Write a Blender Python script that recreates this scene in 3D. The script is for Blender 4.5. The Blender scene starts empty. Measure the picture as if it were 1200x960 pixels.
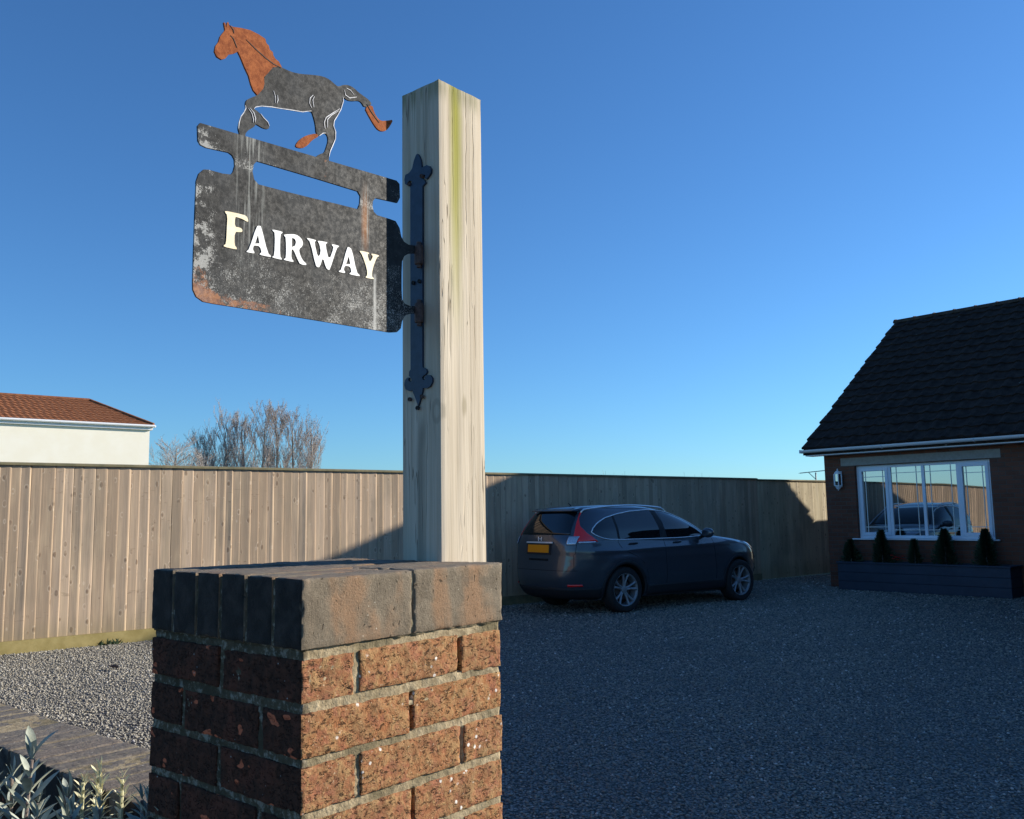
import bpy, bmesh, math, random
import numpy as np
from mathutils import Vector, Matrix, noise
R = math.radians
rnd = random.Random(7)
rng = np.random.default_rng(11)
scene = bpy.context.scene
# ------------------------------------------------------------------ camera
EYE = 1.48
cam_d = bpy.data.cameras.new('camera'); cam = bpy.data.objects.new('camera', cam_d)
scene.collection.objects.link(cam); scene.camera = cam
cam_d.sensor_width = 36; cam_d.lens = 31.37; cam_d.clip_end = 3000; cam_d.clip_start = .05
Rv = Vector((0.99987071, 0.00189958, -0.0159675)); Uv = Vector((0.01608009, -0.11811702, 0.99286948)); Fv = Vector((0, .99299787, .11813229))
m = Matrix((Rv, Uv, -Fv)).transposed().to_4x4(); m.translation = (0, 0, EYE); cam.matrix_world = m
# ------------------------------------------------------------------ sky, sun, exposure
SUN_AZ = 21.3; SUN_EL = 18.7     # azimuth measured from +X towards +Y
world = bpy.data.worlds.new('World'); scene.world = world; world.use_nodes = True
wn = world.node_tree.nodes; wl = world.node_tree.links
sky = wn.new('ShaderNodeTexSky'); sky.sky_type = 'NISHITA'; sky.sun_disc = False
sky.sun_elevation = R(SUN_EL); sky.sun_rotation = R(90 - SUN_AZ)
sky.air_density = 1.0; sky.dust_density = 0.15; sky.ozone_density = 3.2; sky.altitude = 0
bg = wn['Background']; bg.inputs['Strength'].default_value = .07
tint = wn.new('ShaderNodeMix'); tint.data_type = 'RGBA'; tint.blend_type = 'MULTIPLY'; tint.inputs[0].default_value = 1   # deep polarised winter blue
tint.inputs[7].default_value = (.575, .97, 1.35, 1)
wl.new(sky.outputs[0], tint.inputs[6]); wl.new(tint.outputs[2], bg.inputs[0])
sun_d = bpy.data.lights.new('sun', 'SUN'); sun_d.energy = 5.0; sun_d.angle = R(.5); sun_d.color = (1, .92, .79)
sun = bpy.data.objects.new('sun', sun_d); scene.collection.objects.link(sun)
sv = Vector((math.cos(R(SUN_AZ))*math.cos(R(SUN_EL)), math.sin(R(SUN_AZ))*math.cos(R(SUN_EL)), math.sin(R(SUN_EL))))
sun.rotation_euler = sv.to_track_quat('Z', 'Y').to_euler(); sun.location = sv*50
scene.view_settings.view_transform = 'Standard'; scene.view_settings.look = 'None'
scene.view_settings.exposure = 0.84; scene.view_settings.gamma = 1
scene.render.engine = 'CYCLES'; scene.render.resolution_x = 1024; scene.render.resolution_y = 819

# ------------------------------------------------------------------ helpers
C = scene.collection
def tag(o, label=None, cat=None, group=None, kind=None):
    if label: o['label'] = label
    if cat: o['category'] = cat
    if group: o['group'] = group
    if kind: o['kind'] = kind
    return o
def empty(name, loc=(0, 0, 0), rz=0, **k):
    o = bpy.data.objects.new(name, None); C.objects.link(o); o.location = loc; o.rotation_euler = (0, 0, rz); o.empty_display_size = .1
    return tag(o, **k)
def link(name, me, mat, parent=None, smooth=False, loc=None, rz=None):
    o = bpy.data.objects.new(name, me); C.objects.link(o)
    for mm in (mat if isinstance(mat, (list, tuple)) else [mat]):
        me.materials.append(mm)
    if smooth: me.shade_smooth()
    if parent: o.parent = parent
    if loc is not None: o.location = loc
    if rz is not None: o.rotation_euler = (0, 0, rz)
    return o
class MB:
    def __init__(s): s.v = []; s.f = []; s.mi = []
    def add(s, vs, fs, mi=0):
        n = len(s.v); s.v += [tuple(p) for p in vs]; s.f += [tuple(i+n for i in f) for f in fs]; s.mi += [mi]*len(fs); return s
    def box(s, a, b, mi=0):
        x0, y0, z0 = a; x1, y1, z1 = b
        return s.add([(x0,y0,z0),(x1,y0,z0),(x1,y1,z0),(x0,y1,z0),(x0,y0,z1),(x1,y0,z1),(x1,y1,z1),(x0,y1,z1)],
                     [(0,3,2,1),(4,5,6,7),(0,1,5,4),(1,2,6,5),(2,3,7,6),(3,0,4,7)], mi)
    def tube(s, pts, rad, n=8, cap=True, mi=0):
        pts = [Vector(p) for p in pts]; k = len(pts)
        rr = rad if isinstance(rad, (list, tuple)) else [rad]*k
        vs = []; prev = None
        for i, p in enumerate(pts):
            t = (pts[min(i+1, k-1)]-pts[max(i-1, 0)]).normalized()
            if prev is None: prev = t.orthogonal().normalized()
            a = (prev - t*prev.dot(t))
            a = a.normalized() if a.length > 1e-6 else t.orthogonal().normalized()
            prev = a; b = t.cross(a)
            for j in range(n):
                w = 2*math.pi*j/n; vs.append(p+(a*math.cos(w)+b*math.sin(w))*rr[i])
        fs = [(i*n+j, i*n+(j+1) % n, (i+1)*n+(j+1) % n, (i+1)*n+j) for i in range(k-1) for j in range(n)]
        if cap: fs += [tuple(range(n))[::-1], tuple((k-1)*n+j for j in range(n))]
        return s.add(vs, fs, mi)
    def lathe(s, prof, n=24, axis='Z', c=(0, 0, 0), mi=0, cap=True):
        vs = []; c = Vector(c)
        for r, h in prof:
            for j in range(n):
                w = 2*math.pi*j/n; a, b = r*math.cos(w), r*math.sin(w)
                vs.append(c+Vector({'Z': (a, b, h), 'Y': (b, h, a), 'X': (h, a, b)}[axis]))
        k = len(prof)
        fs = [(i*n+j, i*n+(j+1) % n, (i+1)*n+(j+1) % n, (i+1)*n+j) for i in range(k-1) for j in range(n)]
        if cap: fs += [tuple(range(n))[::-1], tuple((k-1)*n+j for j in range(n))]
        return s.add(vs, fs, mi)
    def mesh(s, name):
        me = bpy.data.meshes.new(name); me.from_pydata(s.v, [], s.f); me.update()
        if any(s.mi): me.polygons.foreach_set('material_index', s.mi)
        return me
    def build(s, name, mat, parent=None, smooth=False, bevel=0, **k):
        o = link(name, s.mesh(name), mat, parent, smooth, **k)
        if bevel:
            b = o.modifiers.new('bevel', 'BEVEL'); b.width = bevel; b.segments = 2; b.limit_method = 'ANGLE'; b.angle_limit = R(40)
        return o
def sharp(o, a=35):
    o.data.shade_smooth(); o.data.set_sharp_from_angle(angle=R(a)); return o
def grid_box(a, b, step, disp=None):
    """welded box of small quads; disp(p, n) gives the displaced point"""
    a = Vector(a); b = Vector(b); n = [max(1, round((b[i]-a[i])/step)) for i in range(3)]
    idx = {}; vs = []; fs = []
    def vid(i, j, k):
        key = (i, j, k)
        if key not in idx:
            p = Vector((a[0]+(b[0]-a[0])*i/n[0], a[1]+(b[1]-a[1])*j/n[1], a[2]+(b[2]-a[2])*k/n[2]))
            nn = Vector(((i == n[0])-(i == 0), (j == n[1])-(j == 0), (k == n[2])-(k == 0)))
            if disp: p = disp(p, nn.normalized())
            idx[key] = len(vs); vs.append(p)
        return idx[key]
    for i in range(n[0]):
        for j in range(n[1]):
            fs.append((vid(i,j,0), vid(i,j+1,0), vid(i+1,j+1,0), vid(i+1,j,0)))
            fs.append((vid(i,j,n[2]), vid(i+1,j,n[2]), vid(i+1,j+1,n[2]), vid(i,j+1,n[2])))
    for i in range(n[0]):
        for k in range(n[2]):
            fs.append((vid(i,0,k), vid(i+1,0,k), vid(i+1,0,k+1), vid(i,0,k+1)))
            fs.append((vid(i,n[1],k), vid(i,n[1],k+1), vid(i+1,n[1],k+1), vid(i+1,n[1],k)))
    for j in range(n[1]):
        for k in range(n[2]):
            fs.append((vid(0,j,k), vid(0,j,k+1), vid(0,j+1,k+1), vid(0,j+1,k)))
            fs.append((vid(n[0],j,k), vid(n[0],j+1,k), vid(n[0],j+1,k+1), vid(n[0],j,k+1)))
    return vs, fs
# ---- node helpers
class M:
    def __init__(s, name):
        s.mat = bpy.data.materials.new(name); s.mat.use_nodes = True; s.t = s.mat.node_tree; s.p = s.t.nodes['Principled BSDF']
        s.co = s.t.nodes.new('ShaderNodeTexCoord'); s.obj = s.co.outputs['Object']
        s.geo = None
    def n(s, ty, **k):
        x = s.t.nodes.new(ty)
        for a, b in k.items(): setattr(x, a, b)
        return x
    def put(s, sock, val):
        if isinstance(val, bpy.types.NodeSocket): s.t.links.new(val, sock)
        elif isinstance(val, (int, float)) and sock.type in ('RGBA',): sock.default_value = (val, val, val, 1)
        elif isinstance(val, (tuple, list)) and sock.type == 'RGBA' and len(val) == 3: sock.default_value = (*val, 1)
        else: sock.default_value = val
    def m(s, op, a, b=0, c=None, clamp=False):
        x = s.n('ShaderNodeMath', operation=op, use_clamp=clamp); s.put(x.inputs[0], a); s.put(x.inputs[1], b)
        if c is not None: s.put(x.inputs[2], c)
        return x.outputs[0]
    def scale(s, v, k, off=(0, 0, 0)):
        x = s.n('ShaderNodeMapping'); s.put(x.inputs[0], v); x.inputs['Scale'].default_value = k; x.inputs['Location'].default_value = off
        return x.outputs[0]
    def noise(s, v, sc, det=4, rough=.55, dist=0, col=False):
        x = s.n('ShaderNodeTexNoise'); s.put(x.inputs['Vector'], v); x.inputs['Scale'].default_value = sc; x.inputs['Detail'].default_value = det
        x.inputs['Roughness'].default_value = rough; x.inputs['Distortion'].default_value = dist
        return x.outputs[1 if col else 0]
    def voro(s, v, sc, feat='F1', out='Distance', rand=1):
        x = s.n('ShaderNodeTexVoronoi', feature=feat); s.put(x.inputs['Vector'], v); x.inputs['Scale'].default_value = sc; x.inputs['Randomness'].default_value = rand
        return x.outputs[out]
    def rng(s, v, a, b, c=0, d=1, smooth=True):
        x = s.n('ShaderNodeMapRange', interpolation_type='SMOOTHSTEP' if smooth else 'LINEAR'); s.put(x.inputs[0], v)
        for i, q in enumerate((a, b, c, d)): s.put(x.inputs[i+1], q)
        return x.outputs[0]
    def mix(s, f, a, b, mode='MIX'):
        x = s.n('ShaderNodeMix', data_type='RGBA', blend_type=mode); s.put(x.inputs[0], f); s.put(x.inputs[6], a); s.put(x.inputs[7], b)
        return x.outputs[2]
    def ramp(s, f, stops):
        x = s.n('ShaderNodeValToRGB'); s.put(x.inputs[0], f); e = x.color_ramp.elements
        while len(e) < len(stops): e.new(.5)
        for q, (p, c) in zip(e, stops): q.position = p; q.color = (*c, 1)
        return x.outputs[0]
    def xyz(s, v=None):
        x = s.n('ShaderNodeSeparateXYZ'); s.put(x.inputs[0], v or s.obj); return x.outputs
    def band(s, v, c, w):   # 1 at c falling to 0 at distance w
        return s.rng(s.m('ABSOLUTE', s.m('SUBTRACT', v, c)), 0, w, 1, 0)
    def island(s):
        g = s.n('ShaderNodeNewGeometry'); return g.outputs['Random Per Island']
    def bump(s, h, dist=.002, st=1, prev=None):
        x = s.n('ShaderNodeBump'); x.inputs['Distance'].default_value = dist; x.inputs['Strength'].default_value = st; s.put(x.inputs['Height'], h)
        if prev: s.put(x.inputs['Normal'], prev)
        return x.outputs[0]
    def out(s, col=None, rough=None, normal=None, metal=None, spec=None, coat=None, ior=None):
        if col is not None: s.put(s.p.inputs['Base Color'], col)
        if rough is not None: s.put(s.p.inputs['Roughness'], rough)
        if normal is not None: s.put(s.p.inputs['Normal'], normal)
        if metal is not None: s.put(s.p.inputs['Metallic'], metal)
        if spec is not None: s.put(s.p.inputs['Specular IOR Level'], spec)
        if coat is not None: s.put(s.p.inputs['Coat Weight'], coat); s.p.inputs['Coat Roughness'].default_value = .03
        if ior is not None: s.put(s.p.inputs['IOR'], ior)
        return s.mat
def noisy(name, a, b, sc=30, rough=.7, bump=0, bsc=None, metal=0, spec=.4):
    k = M(name); f = k.noise(k.obj, sc, 5, .6)
    nrm = k.bump(k.noise(k.obj, bsc or sc*4, 5, .6), bump) if bump else None
    return k.out(k.mix(k.rng(f, .3, .7), a, b), rough, nrm, metal, spec)
def clamp01(x): return max(0, min(1, x))
# ------------------------------------------------------------------ frames
D_ANG = -R(49)                                  # bungalow front runs along this direction
W0 = Vector((6.46257596, 17.4312105, 0))        # point on the bungalow's front wall
PIL = Vector((-0.30999765, 1.32047097, 0)); PYAW = 0.8592272647330212; PTOP = 1.39523
FA = Vector((-5.85406281, 10.37280639, 0)); FYAW = math.atan2(.638301152, .769786749)
# ------------------------------------------------------------------ materials
def mat_brick_rustic():
    k = M('rustic_brick'); x, y, z = k.xyz()
    isl = k.island()
    base = k.ramp(isl, [(0, (.27, .105, .050)), (.3, (.34, .145, .060)), (.55, (.27, .105, .055)), (.8, (.35, .155, .066)), (1, (.23, .085, .046))])
    n1 = k.noise(k.obj, 60, 6, .65, .6); n2 = k.noise(k.obj, 14, 4, .6)
    c = k.mix(k.rng(n1, .35, .7), base, (.37, .23, .105))
    c = k.mix(k.m('MULTIPLY', k.rng(k.noise(k.obj, 34, 5, .7), .50, .62), .45), c, (.36, .22, .10))
    c = k.mix(k.m('MULTIPLY', k.rng(k.noise(k.scale(k.obj, (1, 1, 1), (5, 5, 5)), 28, 5, .7), .50, .62), .65), c, (.33, .125, .075))
    c = k.mix(k.m('MULTIPLY', k.rng(k.noise(k.scale(k.obj, (1, 1, 1), (9, 2, 5)), 17, 6, .75), .62, .68), .4), c, (.18, .145, .09))
    c = k.mix(k.m('MULTIPLY', k.rng(n2, .45, .68), .4), c, (.17, .10, .055))
    pits = k.rng(k.noise(k.scale(k.obj, (1, 1, 2.0)), 85, 4, .75, .45), .56, .63)
    c = k.mix(k.m('MULTIPLY', k.rng(k.noise(k.obj, 130, 4, .7), .48, .66), .55), c, (.20, .075, .03))
    c = k.mix(k.m('MULTIPLY', k.rng(k.noise(k.obj, 45, 3, .6), .60, .72), .5), c, (.46, .27, .13))
    c = k.mix(k.m('MULTIPLY', pits, .85), c, (.045, .026, .016))
    crn = k.noise(k.scale(k.obj, (1, 1, 2.1)), 48, 3, .6, .5); cr = k.m('MULTIPLY', k.band(crn, .5, .020), k.rng(k.noise(k.scale(k.obj, (1, 1, 1), (3, 3, 3)), 50, 2), .53, .58))
    c = k.mix(k.m('MULTIPLY', cr, .9), c, (.030, .018, .012)); pits = k.m('MAXIMUM', pits, cr)
    li = k.rng(k.m('ADD', k.voro(k.obj, 62), k.m('MULTIPLY', k.noise(k.obj, 260, 2), .15)), .30, .22, 0, 1); gate = k.rng(k.noise(k.obj, 13, 3), .54, .60)
    c = k.mix(k.m('MULTIPLY', li, k.m('MULTIPLY', gate, .9)), c, (.80, .76, .70)); c = k.mix(k.m('MULTIPLY', k.rng(k.noise(k.obj, 210, 2, .8), .66, .72), .7), c, (.60, .48, .33))
    # the face towards the bed is near black, with chips of bare red brick
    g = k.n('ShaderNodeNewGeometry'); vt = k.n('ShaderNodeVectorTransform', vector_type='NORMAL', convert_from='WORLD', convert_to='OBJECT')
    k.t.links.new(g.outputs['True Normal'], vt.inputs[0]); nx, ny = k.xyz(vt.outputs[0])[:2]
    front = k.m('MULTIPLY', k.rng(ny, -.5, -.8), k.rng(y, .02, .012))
    bed_face = k.m('MAXIMUM', k.m('MULTIPLY', k.rng(nx, -.45, -.8), k.rng(x, .02, .008)), k.m('MULTIPLY', k.rng(x, .03, .016), k.m('SUBTRACT', 1, front)))
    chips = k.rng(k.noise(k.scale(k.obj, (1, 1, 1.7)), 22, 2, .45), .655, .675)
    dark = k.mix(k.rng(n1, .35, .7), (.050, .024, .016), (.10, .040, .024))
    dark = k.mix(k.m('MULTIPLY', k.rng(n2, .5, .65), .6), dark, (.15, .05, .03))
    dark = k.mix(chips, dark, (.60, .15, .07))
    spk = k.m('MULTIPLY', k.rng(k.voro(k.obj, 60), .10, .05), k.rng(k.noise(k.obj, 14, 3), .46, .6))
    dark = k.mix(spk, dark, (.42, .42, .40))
    c = k.mix(bed_face, c, dark)
    h = k.m('ADD', k.m('MULTIPLY', n1, .8), k.m('MULTIPLY', pits, -.9))
    h = k.m('ADD', h, k.m('MULTIPLY', k.noise(k.obj, 300, 3, .7), .25))
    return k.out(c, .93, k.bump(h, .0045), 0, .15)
def mat_mortar(dark=False):
    k = M('mortar'); x, y, z = k.xyz(); n = k.noise(k.obj, 70, 6, .7); n2 = k.noise(k.obj, 11, 3, .6)
    c = k.mix(k.rng(n, .3, .7), (.24, .185, .11), (.42, .34, .22))
    c = k.mix(k.rng(n2, .45, .65, 0, .8), c, (.13, .11, .065))
    bed_face = k.rng(x, .02, .008)  # darker tone on the face towards the bed
    c = k.mix(k.m('MULTIPLY', bed_face, .75), c, k.mix(k.rng(n, .50, .62), (.034, .028, .020), (.24, .215, .18)))
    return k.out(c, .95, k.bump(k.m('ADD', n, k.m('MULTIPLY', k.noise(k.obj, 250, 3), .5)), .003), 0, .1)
def mat_coping():
    k = M('coping_brick'); x, y, z = k.xyz(); isl = k.island()
    n = k.noise(k.obj, 26, 5, .6, .4); n3 = k.noise(k.scale(k.obj, (1, 1, .28)), 15, 3, .5)
    c = k.mix(k.rng(n, .3, .7), (.15, .12, .082), (.25, .205, .145))
    n3 = k.m('ADD', n3, k.m('MULTIPLY', k.m('SUBTRACT', n, .5), .35)); c = k.mix(k.m('MULTIPLY', k.rng(n3, .47, .66), .62), c, (.34, .17, .075)); c = k.mix(k.m('MULTIPLY', k.rng(k.noise(k.obj, 160, 4, .75), .5, .68), .4), c, (.13, .10, .07))
    c = k.mix(k.m('MULTIPLY', k.rng(isl, 0, 1), .25), c, (.16, .13, .10))
    pits = k.rng(k.noise(k.scale(k.obj, (1.4, 1.4, 1)), 85, 3, .5, .6), .66, .70)
    c = k.mix(k.m('MULTIPLY', pits, .8), c, (.06, .045, .03))
    li = k.m('MULTIPLY', k.rng(k.voro(k.obj, 85), .12, .07), k.rng(k.noise(k.obj, 12, 3), .52, .6))
    c = k.mix(k.m('MULTIPLY', li, .8), c, (.55, .50, .40)); c = k.mix(k.m('MULTIPLY', k.rng(k.noise(k.obj, 230, 3, .8), .60, .70), .45), c, (.40, .35, .26))
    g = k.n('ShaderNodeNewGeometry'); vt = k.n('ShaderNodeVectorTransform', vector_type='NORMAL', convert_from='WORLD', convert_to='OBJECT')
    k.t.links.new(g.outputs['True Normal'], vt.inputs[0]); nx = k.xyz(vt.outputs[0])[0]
    bed_end = k.m('MULTIPLY', k.rng(nx, -.45, -.85), k.rng(x, .02, .01))  # near-black tone on the brick ends towards the bed
    c = k.mix(bed_end, c, k.mix(k.rng(n, .4, .7), (.022, .018, .015), (.050, .040, .034)))
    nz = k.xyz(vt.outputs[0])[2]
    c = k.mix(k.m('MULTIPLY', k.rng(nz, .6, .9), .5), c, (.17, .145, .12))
    return k.out(c, k.mix(bed_end, .85, .72), k.bump(k.m('ADD', k.m('MULTIPLY', pits, -.8), k.m('MULTIPLY', k.noise(k.obj, 170, 6, .8), 1.0)), .0030), 0, .2)
def mat_post():
    k = M('weathered_post_wood'); x, y, z = k.xyz()
    g1 = k.noise(k.scale(k.obj, (60, 60, 1.4)), 1, 5, .6, .3)
    g2 = k.noise(k.scale(k.obj, (260, 260, 5)), 1, 4, .6)
    lg = k.noise(k.scale(k.obj, (14, 14, .8), (3, 1, 0)), 1, 4, .5)
    c = k.mix(k.rng(g1, .3, .7), (.43, .36, .265), (.61, .53, .415))
    c = k.mix(k.m('MULTIPLY', k.rng(g2, .52, .75), .40), c, (.26, .21, .15))
    c = k.mix(k.m('MULTIPLY', k.rng(lg, .5, .72), .22), c, (.42, .35, .25))
    # splits and checks that run with the grain
    ck = k.noise(k.scale(k.obj, (75, 75, 2.6), (7, 2, 4)), 1, 2, .5, .2)
    ckm = k.m('MULTIPLY', k.band(ck, .5, .012), k.rng(k.noise(k.scale(k.obj, (20, 20, 2.2), (1, 9, 3)), 1, 2), .50, .62))
    c = k.mix(k.m('MULTIPLY', ckm, .8), c, (.09, .065, .04))
    for (cx, z0_, z1_, wd_) in ((.079, 1.98, 2.37, .0016), (.101, 1.75, 2.33, .0012), (.040, 2.10, 2.36, .0010), (.088, 1.25, 1.72, .0009)):
        wv = k.m('MULTIPLY', k.m('SUBTRACT', k.noise(k.scale(k.obj, (2, 2, 7), (cx*90, 0, 0)), 1, 3, .7), .5), .012)
        cl = k.m('MULTIPLY', k.band(k.m('ADD', x, wv), cx, wd_), k.m('MULTIPLY', k.rng(z, z0_, z0_+.12), k.rng(z, z1_+.03, z1_)))
        cl = k.m('MULTIPLY', cl, k.m('MULTIPLY', k.rng(y, .012, .004), k.rng(k.noise(k.scale(k.obj, (1, 1, 9)), 1, 2), .40, .50)))
        ckm = k.m('MAXIMUM', ckm, cl); c = k.mix(k.m('MULTIPLY', cl, .8), c, (.10, .075, .045))
    # green algae down the lit face under the top, a knot low down, stain below
    wob = k.m('MULTIPLY', k.m('SUBTRACT', k.noise(k.scale(k.obj, (3, 3, 5)), 1, 2), .5), .02)
    xx = k.m('ADD', x, wob)
    face = k.rng(y, .012, .004)
    al = k.m('MULTIPLY', k.band(xx, .049, .024), k.rng(z, 1.82, 2.28)); al = k.m('MULTIPLY', k.m('POWER', al, .6), face)
    al = k.m('MULTIPLY', al, k.rng(g1, .2, .5, .65, 1))
    c = k.mix(k.m('MULTIPLY', al, .95), c, (.27, .26, .03))
    kx = k.m('DIVIDE', k.m('SUBTRACT', x, .068), .012); kz = k.m('DIVIDE', k.m('SUBTRACT', z, 1.705), .035)
    rr = k.m('SQRT', k.m('ADD', k.m('MULTIPLY', kx, kx), k.m('MULTIPLY', kz, kz)))
    kn = k.m('MULTIPLY', k.rng(k.m('ADD', rr, k.m('MULTIPLY', g1, 1.6)), 1.7, 1.1), face)
    c = k.mix(k.m('MULTIPLY', kn, .45), c, (.20, .16, .08))
    ky = k.m('DIVIDE', k.m('SUBTRACT', y, .012), .014); kz2 = k.m('DIVIDE', k.m('SUBTRACT', z, 1.69), .026)
    r2 = k.m('SQRT', k.m('ADD', k.m('MULTIPLY', ky, ky), k.m('MULTIPLY', kz2, kz2)))
    c = k.mix(k.m('MULTIPLY', k.m('MULTIPLY', k.rng(k.m('ABSOLUTE', k.m('SUBTRACT', r2, .75)), .38, .12), k.rng(x, .02, .01)), .32), c, (.10, .09, .055))
    # rusty green stain running down below the hinge strap
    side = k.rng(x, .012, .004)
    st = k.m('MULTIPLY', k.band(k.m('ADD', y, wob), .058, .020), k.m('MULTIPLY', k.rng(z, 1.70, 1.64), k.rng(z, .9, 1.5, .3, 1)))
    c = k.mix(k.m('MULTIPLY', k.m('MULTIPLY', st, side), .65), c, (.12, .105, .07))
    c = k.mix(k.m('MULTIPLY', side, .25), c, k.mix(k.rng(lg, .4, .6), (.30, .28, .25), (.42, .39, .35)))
    top = k.m('MULTIPLY', k.rng(z, 2.33, 2.375), k.rng(g1, .35, .6)); c = k.mix(k.m('MULTIPLY', top, .6), c, (.15, .15, .06))
    h = k.m('ADD', k.m('MULTIPLY', g1, .7), k.m('ADD', k.m('MULTIPLY', g2, .35), k.m('MULTIPLY', ckm, -1.6)))
    return k.out(c, .85, k.bump(h, .0014), 0, .2)
def mat_sign(horse=False):
    k = M('weathered_black_paint'); x, y, z = k.xyz()
    n1 = k.noise(k.obj, 16, 4, .6); fine = k.noise(k.obj, 420, 4, .8, .3); mid = k.noise(k.obj, 120, 4, .7)
    c = k.mix(k.rng(n1, .40, .60), (.011, .012, .013), (.024, .026, .028))
    if not horse:
        dens = k.m('ADD', k.m('MULTIPLY', k.rng(z, 2.02, 1.86), .13), k.m('MULTIPLY', k.rng(x, -.22, -.06), .06))
        dens = k.m('ADD', dens, k.m('MULTIPLY', k.rng(k.noise(k.obj, 22, 4, .7), .42, .66), .11))
        dens = k.m('ADD', dens, k.m('MULTIPLY', k.rng(z, 2.115, 2.09), k.m('MULTIPLY', k.rng(z, 2.075, 2.085), .20)))
        dens = k.m('ADD', dens, k.m('MULTIPLY', k.m('MULTIPLY', k.rng(x, -.458, -.494), k.rng(k.noise(k.obj, 34, 4, .7), .40, .60)), .30))
        thr = k.m('SUBTRACT', .70, dens)
        spk = k.rng(k.m('SUBTRACT', fine, thr), .02, .09)
        c = k.mix(k.m('MULTIPLY', spk, .75), c, (.40, .40, .38))
        spk2 = k.rng(k.m('SUBTRACT', mid, k.m('ADD', thr, .02)), 0, .14)
        c = k.mix(k.m('MULTIPLY', spk2, .10), c, (.30, .29, .27))
        wz = k.m('MULTIPLY', k.m('SUBTRACT', k.noise(k.scale(k.obj, (1, 1, .15)), 30, 2), .5), .01); xs = k.m('ADD', x, wz)
        vst = k.noise(k.scale(k.obj, (1, 1, .04)), 190, 3, .6)
        run = k.m('MULTIPLY', k.band(xs, -.405, .045), k.rng(z, 1.84, 2.06))
        c = k.mix(k.m('MULTIPLY', k.m('MULTIPLY', run, k.rng(vst, .48, .62)), .7), c, (.30, .31, .29))
        run2 = k.m('MULTIPLY', k.band(xs, -.150, .012), k.m('MULTIPLY', k.rng(z, 1.97, 2.05), k.rng(z, 2.15, 2.06)))
        c = k.mix(k.m('MULTIPLY', run2, .8), c, k.mix(k.rng(vst, .45, .6), (.30, .13, .05), (.50, .48, .42)))
        run3 = k.m('MULTIPLY', k.band(xs, -.127, .006), k.m('MULTIPLY', k.rng(z, 1.96, 1.94), .8)); c = k.mix(run3, c, (.42, .42, .40))
        rust = k.m('ADD', k.m('MULTIPLY', k.rng(x, -.452, -.495), k.rng(z, 1.95, 1.86)), k.m('MULTIPLY', k.rng(z, 1.866, 1.846), k.rng(x, -.2, -.42)))
        rust = k.m('ADD', rust, k.m('MULTIPLY', k.band(xs, -.412, .018), k.m('MULTIPLY', k.rng(z, 2.04, 2.10), .55)))
        rust = k.m('ADD', rust, k.m('MULTIPLY', k.m('MULTIPLY', k.band(xs, -.245, .014), k.rng(z, 2.07, 2.10)), .75))
        rm = k.rng(k.m('ADD', rust, k.m('MULTIPLY', k.m('SUBTRACT', k.noise(k.obj, 75, 6, .78), .5), 2.6)), .78, 1.15)
        c = k.mix(k.m('MULTIPLY', rm, .85), c, k.mix(k.rng(mid, .4, .6), (.17, .055, .022), (.34, .15, .07)))
    else:
        c = k.mix(k.m('MULTIPLY', k.rng(k.noise(k.obj, 26, 3, .5), .55, .75), .5), c, (.050, .045, .030))
    return k.out(c, k.rng(mid, .3, .7, .55, .8), k.bump(k.m('ADD', mid, k.m('MULTIPLY', fine, .5)), .0004), 0, .28)
def mat_boards(name, a, b, cc, seed=0):
    k = M(name); x, y, z = k.xyz(); isl = k.island()
    v = k.n('ShaderNodeCombineXYZ'); k.put(v.inputs[0], k.m('MULTIPLY', isl, 37)); k.put(v.inputs[2], k.m('MULTIPLY', isl, 91))
    ad = k.n('ShaderNodeVectorMath', operation='ADD'); k.put(ad.inputs[0], k.obj); k.put(ad.inputs[1], v.outputs[0]); co = ad.outputs[0]
    g = k.noise(k.scale(co, (45, 45, 1.6)), 1, 5, .6, .4); l = k.noise(k.scale(co, (9, 9, 1.1)), 1, 3, .5)
    c = k.ramp(k.m('FRACT', k.m('MULTIPLY', isl, 7.13)), [(0, tuple(q*.8 for q in a)), (.35, a), (.55, b), (.8, cc), (1, tuple(q*.72 for q in a))])
    c = k.mix(k.m('MULTIPLY', k.rng(g, .35, .7), .45), c, tuple(q*.68 for q in a))
    c = k.mix(k.m('MULTIPLY', k.rng(l, .5, .7), .4), c, (b[0]*1.15, b[1]*1.15, b[2]*1.05))
    kd = k.voro(k.scale(co, (11, 11, 6)), 1); kn = k.rng(k.m('ADD', kd, k.m('MULTIPLY', k.m('SUBTRACT', g, .5), .5)), .22, .13)
    kg = k.rng(k.noise(k.scale(co, (2, 2, 4)), 1, 3, .6), .44, .54); kn = k.m('MULTIPLY', kn, kg); c = k.mix(k.m('MULTIPLY', kn, .60), c, (.15, .095, .06)); whl = k.m('MULTIPLY', k.rng(k.noise(k.scale(co, (6, 6, 26)), 1, 4, .7, .8), .60, .68), k.rng(k.noise(k.scale(k.obj, (1, 1, 3)), 1, 2), .52, .60)); c = k.mix(k.m('MULTIPLY', whl, .6), c, (.20, .14, .09)); st = k.noise(k.scale(k.obj, (2.2, 2.2, .7)), 1, 4, .6); c = k.mix(k.m('MULTIPLY', k.rng(st, .45, .65), .5), c, (.27, .22, .16))
    ring = k.m('MULTIPLY', k.m('MULTIPLY', k.band(kd, .25, .05), kg), k.rng(g, .42, .55)); c = k.mix(k.m('MULTIPLY', ring, .6), c, (.68, .56, .42))
    c = k.mix(k.m('MULTIPLY', k.rng(z, .45, .12), .3), c, (.25, .21, .10))
    return k.out(c, .88, k.bump(k.m('ADD', g, k.m('MULTIPLY', kn, .5)), .002), 0, .15)
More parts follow.
